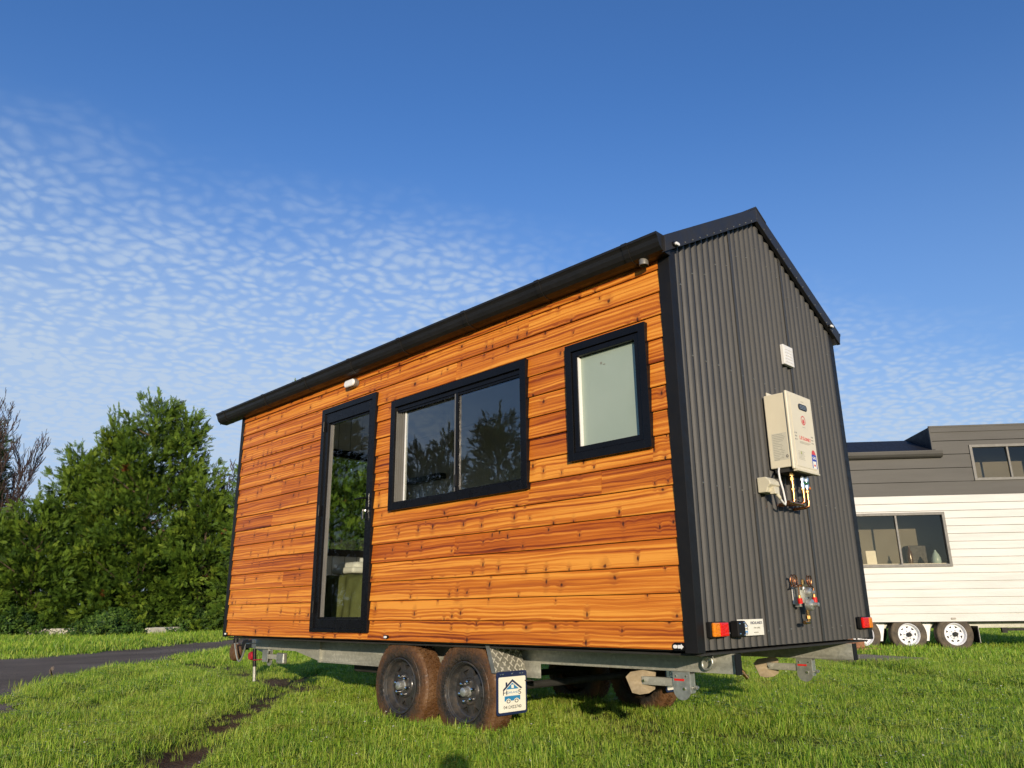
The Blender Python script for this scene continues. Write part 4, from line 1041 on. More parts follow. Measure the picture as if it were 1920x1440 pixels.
mb = MB(); mb.prism([(-.10, 3.97), (1.22, 4.46), (1.22, 4.49), (-.10, 4.0)], 'x', -3.5, 1.12); mb.prism([(1.2201, 4.46), (2.5, 3.97), (2.5, 4.0), (1.2201, 4.49)], 'x', -3.5, 1.12)
mb.build('roof', M['darkroof'], nb)
g = MB(); g.prism([(-.004, 3.99), (-.004, 3.86), (-.06, 3.86), (-.10, 3.885), (-.125, 3.93), (-.135, 3.985), (-.135, 4.0), (-.12, 4.0), (-.11, 3.93), (-.06, 3.875), (-.02, 3.875), (-.02, 3.99)], 'x', -3.5, 1.22); g.build('gutter', M['ndark'], nb)
mb = MB(); mb.box(-3.4, 6.2, .03, .05, .59, 3.95) if False else mb.box(-3.4, 6.2, 2.36, 2.40, .59, 3.95); mb.box(-3.4, -3.36, .03, 2.35, .59, 3.95); mb.box(6.16, 6.2, .03, 2.35, .59, 4.5); mb.build('outer_wall', M['nwhite'], nb)
mb = MB()
for a, b, c, d in list(cells(-3.35, 6.15, .60, 3.85, [NW1, NW2])) + list(cells(1.15, 6.15, 3.85, 4.38, [NW2])): mb.add([(a, .08, c), (b, .08, c), (b, .08, d), (a, .08, d)], [(0, 1, 2, 3)])
mb.box(-3.35, 6.15, .09, 2.35, .60, .64); mb.box(-3.35, 6.15, .09, 2.35, 3.15, 3.2)
mb.build('interior_lining', M['white'], nb, recalc=False)
MB().box(-.4, 5, .02, 2.3, .58, .598).build('floor_underside', M['under'], nb)
MB().box(-3.3, 6.1, .95, 1.0, .65, 3.1).build('window_fill_panel', M['inner'], nb)  # surface added behind the glass to catch sun and brighten the window
MB().box(1.3, 6.1, .85, .90, 3.25, 4.35).build('loft_fill_panel', M['inner'], nb)  # added surface, stands in for the grey reflection in the loft glass
mb = MB(); mb.box(.55, 1.02, .70, .94, 1.70, 2.12); mb.build('stove', M['ink'], nb, bevel=.01)
def nwin(h, mids, name):
    w = empty(name, parent=nb)
    mb = MB(); frame(mb, h[0], h[1], h[2], h[3], .055, -.03, .06); mb.build('window_frame', M['ngrey'], w, bevel=.002)
    mb = MB()
    for m in mids: mb.box(m - .018, m + .018, -.015, .04, h[2] + .055, h[3] - .055)
    mb.build('mullion', M['ngrey'], w, each=True)
    edges = [h[0] + .055] + [q for m in mids for q in (m - .018, m + .018)] + [h[1] - .055]
    for i in range(0, len(edges), 2): MB().box(edges[i], edges[i + 1], .02, .024, h[2] + .055, h[3] - .055).build('glass_pane', M['glassn'], w)
nwin(NW1, [.12], 'sliding_window'); nwin(NW2, [2.55], 'loft_window')
mb = MB(); mb.box(-3.2, 5.9, .28, .33, .46, .58); mb.box(-3.2, 5.9, 2.0, 2.05, .46, .58); mb.build('chassis_rail', M['galv'], nb, bevel=.002, each=True)
MB().box(1.5, 6.5, 2.25, 2.33, .47, .585).build('side_rail', M['creamlt'], nb)
mb = MB(); mb.box(1.36, 1.375, .02, .30, .19, .50); mb.build('mud_flap', M['blackmat'], nb); MB().box(1.376, 1.380, .015, .305, .185, .50).build('flap_face', M['flapwhite'], nb)  # black body colour stands for shade on the flap's near side
mb = MB(); mb.box(1.95, 2.05, .3, .36, .36, .46); mb.box(2.05, 2.6, .32, .35, .40, .45); mb.build('stabiliser_leg', M['under'], nb)
for x in (-.42, .47):
    MB().prism([(x - .12, .58), (x + .12, .58), (x + .04, .22), (x - .02, .22)], 'y', .24, .30).build('suspension_hanger', M['rimwhite'], nb, bevel=.004)
    MB().box(x - .10, x + .06, .9, 1.2, .42, .55).build('axle_bracket', M['creamlt'], nb)
MB().prism([(.93 + a, .645 + b) for a, b in oval(.09, .035)], 'y', -.02, .0).build('marker_lamp', M['grey'], nb)
nwh = make_wheel(nb, M['tyre2'], M['rimwhite'], M['steel'], M['rimwhite'], .355, lugs=False)
nwh.location = (.935, .02, .350)
hub = MB().lathe([(.04, .03), (.045, .0), (.042, -.02), (.02, -.03), (.0001, -.03)], 20).build('hub', M['under'], nwh, recalc=False)
for i, x in enumerate((.06, -.82)):
    c = copy_tree(nwh, nb); c.location = (x, .02, .350); c.rotation_euler = (0, .4 + i, 0)
for x in (.935, .06, -.82):
    c = copy_tree(nwh, nb); c.location = (x, 2.38, .350); c.rotation_euler = (0, .9, PI)
def nworld(u, v, z=0):
    c, s_ = math.cos(R_(39.6)), math.sin(R_(39.6)); return (*KP(-3.444 + u * c - v * s_, 12.935 + u * s_ + v * c), z * KS)
vs = MB().lathe([(.0001, 0), (.075, 0), (.085, .03), (.080, .10), (.055, .17), (.022, .22), (.016, .25), (.0001, .25)], 28, 'z').build('vase', M['teal'], smooth=True)
vs.location = nworld(.86, .16, 1.72); tag(vs, 'pale teal teardrop vase standing inside the white house window', 'vase')
bt = MB().lathe([(.0001, 0), (.045, 0), (.045, .19), (.036, .23), (.016, .26), (.015, .33), (.0001, .33)], 20, 'z').build('bottle', simple('brown glass', (.10, .05, .02), .15), smooth=True)
bt.location = nworld(.36, .17, 1.72); tag(bt, 'slim brown bottle standing inside the white house window', 'bottle')
cn = MB().box(-.09, .09, -.005, .005, 0, .26).build('picture_card', M['flapwhite'], bevel=.002)
cn.location = nworld(-.40, .17, 1.72); cn.rotation_euler = (R_(-8), 0, R_(30)); tag(cn, 'white card leaning inside the white house window', 'card')
MB().box(-.7, 1.06, .085, .26, 1.68, 1.72).build('inner_sill', M['white'], nb)

# brick steps and board at the corner of the neighbour
stp = tag(MB().box(-.5, .35, -.17, .17, 0, .13).build('brick_step', M['brick'], bevel=.012), 'low brown brick step stacked beside the white-wheeled tiny house', 'step')
stp.location = (*KP(-3.95, 11.75), 0); stp.rotation_euler = (0, 0, R_(39))
MB().box(-.5, .10, -.10, .17, .131, .26).build('upper_course', M['brick'], stp, bevel=.012)
MB().box(-.5, -.08, -.08, .17, .261, .38).build('top_course', M['brick'], stp, bevel=.012)
brd = tag(MB().box(-.62, .62, -.45, .45, .0, .085).build('board', M['mat'], bevel=.004), 'flat weathered tan board lying in the lawn before the brick step', 'board')
brd.location = (*KP(-2.98, 9.95), .0); brd.rotation_euler = (0, 0, R_(-22))

# ================================================================== GROUND, ROAD, GRASS
CAMX, CAMY = 2.400218, -3.773365
def seg_d(px, py, poly):
    best = np.full(px.shape, 1e9)
    for (x0, y0), (x1, y1) in zip(poly, poly[1:]):
        dx, dy = x1 - x0, y1 - y0; t = np.clip(((px - x0) * dx + (py - y0) * dy) / (dx * dx + dy * dy), 0, 1)
        best = np.minimum(best, np.hypot(px - x0 - t * dx, py - y0 - t * dy))
    return best
def vnoise(x, y, s, seed):      # smooth value noise on arrays
    x = x * s; y = y * s; xi = np.floor(x); yi = np.floor(y); fx = x - xi; fy = y - yi
    def h(a, b):
        v = np.sin(a * 127.1 + b * 311.7 + seed * 74.7) * 43758.5453; return v - np.floor(v)
    fx = fx * fx * (3 - 2 * fx); fy = fy * fy * (3 - 2 * fy)
    return (h(xi, yi) * (1 - fx) + h(xi + 1, yi) * fx) * (1 - fy) + (h(xi, yi + 1) * (1 - fx) + h(xi + 1, yi + 1) * fx) * fy
RUTS = [([(-8.9, 3.1), (-7.86, 1.89), (-6.3, .85), (-4.82, -.27), (-3.9, -.95), (-3.22, -1.38), (-2.5, -1.85), (-1.2, -3.0)], .19, 1.0),
        ([(-13.9, 2.1), (-12.95, 3.04), (-11.0, 2.5), (-9.13, 2.04), (-7.65, 1.85), (-6.8, 1.7)], .38, .95),
        ([(-6.6, -1.9), (-7.61, -1.21), (-8.42, -.57), (-9.52, .28), (-10.6, 1.0)], .17, .75),
        ([(-6.6, -1.0), (-7.2, -.67), (-7.62, -.08), (-8.4, .5)], .18, .7),
        ([(-4.2, 10.6), (-2.58, 8.92), (-1.63, 7.78), (-.97, 7.18), (-.1, 6.61), (1.2, 5.6)], .24, .75),
        ([(-2.7, 2.3), (-2.39, 2.09), (-1.82, 1.89), (-1.14, 1.87), (-.6, 1.9)], .34, .7),
        ([(-3.3, 1.6), (-2.7, 2.3), (-2.2, 3.0)], .3, .5)]
ROAD_NEAR = [(1.0, -9.5), (-3.9, -4.2), (-5.2, -2.6), (-6.85, -1.75), (-7.83, -1.39), (-10.12, -.6), (-11.9, .31), (-13.3, 1.35), (-14.6, 2.45), (-15.85, 3.4), (-17.75, 5.18), (-19.3, 6.6), (-27, 14.5), (-36, 24)]
ROAD_FAR = [(-40, 24), (-30, 15.0), (-25.2, 9.6), (-23.6, 7.7), (-21.6, 5.3), (-19.2, 2.9), (-17.7, 1.2), (-17.2, -.8), (-16.8, -4), (-14, -12)]
RUTS = [([KP(a, b, KS * .95) for a, b in pl_], w, s_) for pl_, w, s_ in RUTS]
ROAD_NEAR = [KP(a, b, KS * .89) for a, b in ROAD_NEAR]; ROAD_FAR = [KP(a, b) for a, b in ROAD_FAR]
def road_inside(px, py):
    poly = ROAD_NEAR + ROAD_FAR; c = np.zeros(px.shape, bool); n = len(poly); j = n - 1
    for i in range(n):
        xi, yi = poly[i]; xj, yj = poly[j]
        with np.errstate(divide='ignore', invalid='ignore'):
            t = ((yi > py) != (yj > py)) & (px < (xj - xi) * (py - yi) / ((yj - yi) if yj != yi else 1e-9) + xi)
        c ^= t; j = i
    return c
def mudf(px, py):
    m = np.zeros(px.shape); n1 = vnoise(px, py, 2.1, 1); n2 = vnoise(px, py, 6.3, 2)
    for poly, w, s in RUTS:
        d = seg_d(px, py, poly) + (n2 - .5) * .16
        m = np.maximum(m, s * np.clip(1.6 - d / w, 0, 1) * np.clip(.35 + n1 * 1.5, 0, 1))
    d = np.hypot((px + 4.3) / .95, (py + 2.35) / .42) + (n2 - .5) * .9 + (vnoise(px, py, 14, 8) - .5) * .5; m = np.maximum(m, np.clip((1.0 - d) * 3, 0, 1) * (.45 + .55 * (n1 > .35) * n2 ** .3))
    d = np.hypot((px + 13.2) / .9, (py - 2.2) / .5) + (n2 - .5) * .5; m = np.maximum(m, np.clip((1.0 - d) * 3, 0, 1) * .9)
    m = np.maximum(m, .5 * np.clip((vnoise(px, py, .9, 5) * vnoise(px, py, 2.7, 6) - .52) * 6, 0, 1))
    return m
def ruth(px, py):
    z = np.zeros(px.shape)
    for poly, w, s in RUTS[:5]: z -= .045 * s * np.exp(-(seg_d(px, py, poly) / (w * .9)) ** 2)
    return z
def polar(rs, angs):
    Rr, A = np.meshgrid(rs, angs, indexing='ij'); return CAMX + Rr * np.cos(A), CAMY + Rr * np.sin(A)
def gheight(X, Y):
    r = np.hypot(X - CAMX, Y - CAMY); fade = np.clip((60 - r) / 30, 0, 1)
    z = ((vnoise(X, Y, .35, 11) - .5) * .07 + (vnoise(X, Y, 1.4, 12) - .5) * .03) * fade + ruth(X, Y)
    flat = np.clip(np.minimum(seg_d(X, Y, [(-3, .15), (-1.8, .15)]), seg_d(X, Y, [(-3, 2.3), (-1.8, 2.3)])) / .5, 0, 1)
    edge = road_inside(X, Y)
    z = z * flat; z = np.where(edge, -.006, z - .004)
    return z
def gridmesh(name, X, Y, Z, closed, mat, attrs):
    nr, na = X.shape; me = bpy.data.meshes.new(name)
    co = np.stack([X, Y, Z], -1).reshape(-1, 3)
    i, j = np.meshgrid(np.arange(nr - 1), np.arange(na if closed else na - 1), indexing='ij'); j2 = (j + 1) % na
    F = np.stack([i * na + j, (i + 1) * na + j, (i + 1) * na + j2, i * na + j2], -1).reshape(-1, 4)
    me.from_pydata(co.tolist(), [], F.tolist())
    for k, v in attrs.items():
        a = me.attributes.new(k, 'FLOAT', 'POINT'); a.data.foreach_set('value', v.reshape(-1).astype(np.float32))
    me.materials.append(mat); me.polygons.foreach_set('use_smooth', [True] * len(me.polygons))
    o = bpy.data.objects.new(name, me); COL.objects.link(o); return o
rs = [.02, .8, 1.6, 2.4, 3.0]
while rs[-1] < 60: rs.append(rs[-1] * 1.013 + .01)
while rs[-1] < 2500: rs.append(rs[-1] * 1.25)
VA = R_(135.4)
angs = list(VA + np.radians(np.arange(-56, 56.01, .55))) + list(VA + np.radians(np.arange(60, 301, 6.0)))
X, Y = polar(np.array(rs), np.array(angs))
Z = gheight(X, Y)
gr = gridmesh('ground', X, Y, Z, True, M['ground'], {'mud': mudf(X, Y)}); tag(gr, kind='structure')
# road: its own sheet just above the ground, ragged edge
def dense(poly, step=.25, amp=.10, seed=0):
    o = []; r = random.Random(seed)
    for (x0, y0), (x1, y1) in zip(poly, poly[1:]):
        n = max(1, int(math.hypot(x1 - x0, y1 - y0) / step))
        for k in range(n):
            t = k / n; o.append((x0 + (x1 - x0) * t + r.uniform(-amp, amp), y0 + (y1 - y0) * t + r.uniform(-amp, amp)))
    o.append(poly[-1]); return o
a = dense(ROAD_NEAR, seed=1); b = dense(ROAD_FAR[::-1], seed=2); K = 160
def resamp(p, n):
    P = np.array(p); d = np.concatenate([[0], np.cumsum(np.hypot(*np.diff(P, axis=0).T))]); t = np.linspace(0, d[-1], n)
    return np.stack([np.interp(t, d, P[:, 0]), np.interp(t, d, P[:, 1])], -1)
A_, B_ = resamp(a, K * 2), resamp(b, K * 2); rows = 8
XR = np.stack([A_[:, 0] * (1 - k / rows) + B_[:, 0] * k / rows for k in range(rows + 1)]); YR = np.stack([A_[:, 1] * (1 - k / rows) + B_[:, 1] * k / rows for k in range(rows + 1)])
rd = gridmesh('road', XR, YR, np.full(XR.shape, .012), False, M['road'], {}); tag(rd, kind='structure')

# kerb pieces along the verge in front of the hedge
def kerb(px0, px1, lab, seed):
    def XYp(p, d=31.0):
        d *= KS
        return Vector((2.4 + (-38.0 + p * .0168 - 2.4) * d / 34, -3.77 + (3.6 + p * .0173 + 3.77) * d / 34, 0))
    a = XYp(px0); b = XYp(px1, 33.0 if seed == 2 else 31.6); mid = (a + b) / 2; d = b - a; r = random.Random(seed)
    mb = MB(); L_ = d.length / 2; n = 9
    prof = [(-.14, 0), (.14, 0), (.13, .33), (.10, .375), (-.09, .38), (-.13, .35)]
    vs = []; fs = []
    for i in range(n):
        x = -L_ + 2 * L_ * i / (n - 1); w = r.uniform(-.02, .02)
        vs += [(x, y + w, z + (r.uniform(-.012, .012) if z > .1 else 0)) for y, z in prof]
    for i in range(n - 1):
        for k in range(6): fs.append((i * 6 + k, i * 6 + (k + 1) % 6, (i + 1) * 6 + (k + 1) % 6, (i + 1) * 6 + k))
    fs += [(5, 4, 3, 2, 1, 0), tuple((n - 1) * 6 + k for k in range(6))]
    o = mb.add(vs, fs).build('kerb_beam', M['concrete'], bevel=.01); o.location = mid; o.rotation_euler = (0, 0, math.atan2(d.y, d.x))
    tag(o, lab, 'kerb', 'pale kerb beams below the hedge')
kerb(104, 210, 'pale concrete kerb beam below the hedge, the left one far from the cedar house', 1)
kerb(318, 410, 'pale concrete kerb beam below the hedge, the right one beside the cedar house', 2)

# grass tufts
def tuft(seed, nbl, rad, h0, h1, wd, straw=0, flat=.42):
    r = random.Random(seed); vs = []; fs = []; tint = []; al = []
    for i in range(nbl):
        a = r.random() * 2 * PI; q = rad * math.sqrt(r.random()); bx, by = q * math.cos(a), q * math.sin(a)
        h = r.uniform(h0, h1) * (1 if r.random() > .12 else 1.25); th = r.random() * 2 * PI; lean = h * abs(r.gauss(.0, flat)); face = r.random() * PI
        w = wd * r.uniform(.7, 1.2) / 2; cx, cy = math.cos(face) * w, math.sin(face) * w; lx, ly = math.cos(th) * lean, math.sin(th) * lean
        t = r.random() if r.random() > straw else .99; b = len(vs)
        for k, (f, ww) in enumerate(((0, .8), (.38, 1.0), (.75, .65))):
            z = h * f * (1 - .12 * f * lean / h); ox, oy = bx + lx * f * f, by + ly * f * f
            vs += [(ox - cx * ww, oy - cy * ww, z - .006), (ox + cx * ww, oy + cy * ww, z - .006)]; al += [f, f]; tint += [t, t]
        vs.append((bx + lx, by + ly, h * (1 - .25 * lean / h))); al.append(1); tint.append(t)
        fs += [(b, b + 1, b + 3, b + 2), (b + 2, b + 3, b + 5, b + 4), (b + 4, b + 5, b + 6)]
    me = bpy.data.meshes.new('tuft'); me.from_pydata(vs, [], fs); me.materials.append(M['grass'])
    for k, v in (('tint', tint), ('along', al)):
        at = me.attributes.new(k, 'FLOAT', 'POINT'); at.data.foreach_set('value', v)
    return bpy.data.objects.new('tuft', me)
def clover(seed):
    r = random.Random(seed); vs = []; fs = []; mi = []; ti = []; al = []
    def leaf(cx, cy, cz, R0, mat):
        b = len(vs); n = 5; tx, ty = r.uniform(-.4, .4), r.uniform(-.4, .4)
        for k in range(n): a = 2 * PI * k / n; vs.append((cx + R0 * math.cos(a), cy + R0 * math.sin(a), cz + R0 * (tx * math.cos(a) + ty * math.sin(a)))); ti.append(.55 + .3 * r.random()); al.append(1)
        fs.append(tuple(range(b, b + n))); mi.append(mat)
    for i in range(26):
        a = r.random() * 2 * PI; q = .10 * math.sqrt(r.random()); x, y, z = q * math.cos(a), q * math.sin(a), r.uniform(.025, .055)
        for k in range(3): leaf(x + .008 * math.cos(k * 2.1 + a), y + .008 * math.sin(k * 2.1 + a), z, .0075, 0)
    leaf(.05, .03, .06, .0045, 1)
    me = bpy.data.meshes.new('tuft'); me.from_pydata(vs, [], fs); me.materials.append(M['grass']); me.materials.append(M['linen']); me.polygons.foreach_set('material_index', mi)
    for k, v in (('tint', ti), ('along', al)):
        at = me.attributes.new(k, 'FLOAT', 'POINT'); at.data.foreach_set('value', v)
    return bpy.data.objects.new('tuft', me)
def scatter(name, label, tufts, rs, angs, dens, scl, seed, maxtilt=.18):
    X, Y = polar(np.array(rs), np.array(angs)); Z = gheight(X, Y)
    r = np.hypot(X - CAMX, Y - CAMY); m = mudf(X, Y); ins = road_inside(X, Y)
    near_edge = np.minimum(seg_d(X, Y, ROAD_NEAR), seg_d(X, Y, ROAD_FAR))
    D = dens(X, Y, r); n1 = vnoise(X, Y, 1.1, 21); n2 = vnoise(X, Y, 3.1, 22)
    D = D * np.clip(1 - 1.0 * m, .07, 1) * (.75 + .5 * n1)
    D = np.where(ins & (near_edge > .06), 0, D)
    # keep the board and steps clear
    c, s_ = math.cos(R_(-22)), math.sin(R_(-22)); bx, by = KP(-2.98, 9.95); bu = (X - bx) * c + (Y - by) * s_; bv = -(X - bx) * s_ + (Y - by) * c
    D = np.where((abs(bu) < .66) & (abs(bv) < .49), 0, D)
    Sc = scl(X, Y, r) * (1 - .5 * m) * (.72 + .45 * n2 + .25 * n1)
    Sc = Sc * (1 + .25 * np.clip(1 - seg_d(X, Y, [(-3.2, -.1), (-1.5, -.1)]) / .6, 0, 1))
    o = gridmesh(name, X, Y, Z + .001, False, M['grass'], {'dens': D, 'gs': Sc}); tag(o, label, 'grass', kind='stuff')
    ng = bpy.data.node_groups.new(name, 'GeometryNodeTree')
    ng.interface.new_socket('Geometry', in_out='INPUT', socket_type='NodeSocketGeometry'); ng.interface.new_socket('Geometry', in_out='OUTPUT', socket_type='NodeSocketGeometry')
    gi = ng.nodes.new('NodeGroupInput'); go = ng.nodes.new('NodeGroupOutput')
    dp = ng.nodes.new('GeometryNodeDistributePointsOnFaces'); dp.inputs['Seed'].default_value = seed
    na = ng.nodes.new('GeometryNodeInputNamedAttribute'); na.data_type = 'FLOAT'; na.inputs[0].default_value = 'dens'
    ns = ng.nodes.new('GeometryNodeInputNamedAttribute'); ns.data_type = 'FLOAT'; ns.inputs[0].default_value = 'gs'
    ip = ng.nodes.new('GeometryNodeInstanceOnPoints'); jg = ng.nodes.new('GeometryNodeJoinGeometry')
    for t in tufts:
        oi = ng.nodes.new('GeometryNodeObjectInfo'); oi.inputs['Object'].default_value = t; oi.inputs['As Instance'].default_value = True
        ng.links.new(oi.outputs['Geometry'], jg.inputs[0])
    rv = ng.nodes.new('FunctionNodeRandomValue'); rv.data_type = 'FLOAT_VECTOR'; rv.inputs[0].default_value = (-maxtilt, -maxtilt, 0); rv.inputs[1].default_value = (maxtilt, maxtilt, 6.283)
    rs_ = ng.nodes.new('FunctionNodeRandomValue'); rs_.data_type = 'FLOAT'
    sc = [s for s in rs_.inputs if s.type == 'VALUE']; sc[0].default_value = .75; sc[1].default_value = 1.3
    mu = ng.nodes.new('ShaderNodeMath'); mu.operation = 'MULTIPLY'
    ng.links.new(gi.outputs[0], dp.inputs['Mesh']); ng.links.new(na.outputs[0], dp.inputs['Density'])
    ng.links.new(dp.outputs['Points'], ip.inputs['Points']); ng.links.new(jg.outputs[0], ip.inputs['Instance']); ip.inputs['Pick Instance'].default_value = True
    ng.links.new(rv.outputs[0], ip.inputs['Rotation'])
    fo = [s for s in rs_.outputs if s.type == 'VALUE'][0]; ng.links.new(fo, mu.inputs[0]); ng.links.new(ns.outputs[0], mu.inputs[1]); ng.links.new(mu.outputs[0], ip.inputs['Scale'])
    ng.links.new(ip.outputs[0], go.inputs[0])
    md = o.modifiers.new('scatter', 'NODES'); md.node_group = ng
    return o
FR = VA + np.radians(np.arange(-52, 52.01, 1.0))
r1 = [1.6]
while r1[-1] < 14: r1.append(r1[-1] + .13)
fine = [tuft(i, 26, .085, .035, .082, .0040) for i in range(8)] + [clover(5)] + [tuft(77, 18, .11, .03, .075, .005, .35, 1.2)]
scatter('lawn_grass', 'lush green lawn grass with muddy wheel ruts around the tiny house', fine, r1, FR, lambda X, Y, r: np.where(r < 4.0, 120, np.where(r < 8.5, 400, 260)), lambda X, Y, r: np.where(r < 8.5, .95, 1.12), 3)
r2 = [14.0]
while r2[-1] < 52: r2.append(r2[-1] + .5)
coarse = [tuft(10 + i, 26, .22, .06, .13, .011) for i in range(3)]
def vs_(X, Y, r):      # beyond the road the verge is longer
    beyond = (X < -17.5) & (seg_d(X, Y, ROAD_FAR) < 40) & ~road_inside(X, Y)
    return np.where(beyond, 1.45, .85)
scatter('verge_grass', 'longer yellow-green grass on the verge and far lawn', coarse, r2, FR, lambda X, Y, r: np.where(r < 24, 75, 34), vs_, 5)

# ================================================================== TREES
def rotm(dirs, roll):
    z = dirs / np.linalg.norm(dirs, axis=1, keepdims=True)
    up = np.where(np.abs(z[:, 2:3]) > .95, np.array([[1., 0, 0]]), np.array([[0, 0, 1.]]))
    x = np.cross(up, z); x /= np.linalg.norm(x, axis=1, keepdims=True); y = np.cross(z, x)
    c, s_ = np.cos(roll)[:, None], np.sin(roll)[:, None]
    return x * c + y * s_, -x * s_ + y * c, z
def spray_template(kind, rr):
    V = []; F = []
    if kind == 'conifer':
        for t in np.linspace(.06, .95, 11):
            for sd in (-1, 1):
                L_ = .40 * (1.05 - .75 * t) * rr.uniform(.75, 1.25); w = .030
                bz = t; dx, dz = sd * L_ * .66, L_ * .75; yy = rr.uniform(-.10, .10)
                b = len(V); V += [(0, 0, bz - w), (dx * .55, yy * .6, bz + dz * .5 - w * 1.3), (dx, yy, bz + dz), (dx * .45, yy * .5, bz + dz * .6 + w * 1.3)]
                F.append((b, b + 1, b + 2, b + 3))
        for ang in (0, PI / 2):
            cx, cy = math.cos(ang) * .022, math.sin(ang) * .022
            b = len(V); V += [(-cx, -cy, 0), (cx, cy, 0), (cx * .6, cy * .6, .75), (0, 0, 1.12)]; F.append((b, b + 1, b + 2, b + 3))
    else:
        for i in range(12):
            t = rr.uniform(.1, 1); a = rr.uniform(0, 2 * PI); L_ = rr.uniform(.22, .34); w = L_ * .33
            d = np.array([math.cos(a), math.sin(a), rr.uniform(-.2, .6)]); d /= np.linalg.norm(d); sv = np.cross(d, [0, 0, 1.]); sv /= np.linalg.norm(sv)
            p0 = np.array([0, 0, t]) + d * .08; b = len(V)
            for q in (p0, p0 + d * L_ * .5 + sv * w, p0 + d * L_, p0 + d * L_ * .5 - sv * w): V.append(tuple(q))
            F.append((b, b + 1, b + 2, b + 3))
    return np.array(V), np.array(F)
def foliage(name, mat, pos, dirs, size, tint, kind, parent, seed, droop=0.0):
    rr = random.Random(seed); ng = np.random.default_rng(seed); n = len(pos)
    temps = [spray_template(kind, rr) for _ in range(3)]
    allV = []; allF = []; allT = []; base = 0
    which = ng.integers(0, 3, n)
    for k, (V, F) in enumerate(temps):
        idx = np.where(which == k)[0]
        if not len(idx): continue
        x, y, z = rotm(dirs[idx], ng.uniform(0, 2 * PI, len(idx)))
        P = pos[idx][:, None, :] + size[idx][:, None, None] * (V[None, :, 0:1] * x[:, None] + V[None, :, 1:2] * y[:, None] + V[None, :, 2:3] * z[:, None])
        nv = len(V); Fs = (F[None] + (np.arange(len(idx)) * nv)[:, None, None] + base).reshape(-1, 4)
        allV.append(P.reshape(-1, 3)); allF.append(Fs); allT.append(np.repeat(tint[idx], nv)); base += nv * len(idx)
    V = np.concatenate(allV); F = np.concatenate(allF); T = np.concatenate(allT)
    me = bpy.data.meshes.new(name); me.vertices.add(len(V)); me.vertices.foreach_set('co', V.astype(np.float32).ravel())
    tri = F[:, 2] == F[:, 3]
    loops = np.concatenate([F[~tri].ravel(), F[tri][:, :3].ravel()]); tot = np.concatenate([np.full((~tri).sum(), 4), np.full(tri.sum(), 3)])
    me.loops.add(len(loops)); me.loops.foreach_set('vertex_index', loops.astype(np.int32))
    me.polygons.add(len(tot)); me.polygons.foreach_set('loop_start', np.concatenate([[0], np.cumsum(tot)[:-1]]).astype(np.int32))
    me.update(calc_edges=True)
    a = me.attributes.new('tint', 'FLOAT', 'POINT'); a.data.foreach_set('value', T.astype(np.float32)); me.materials.append(mat)
    o = bpy.data.objects.new(name, me); COL.objects.link(o); o.parent = parent; return o
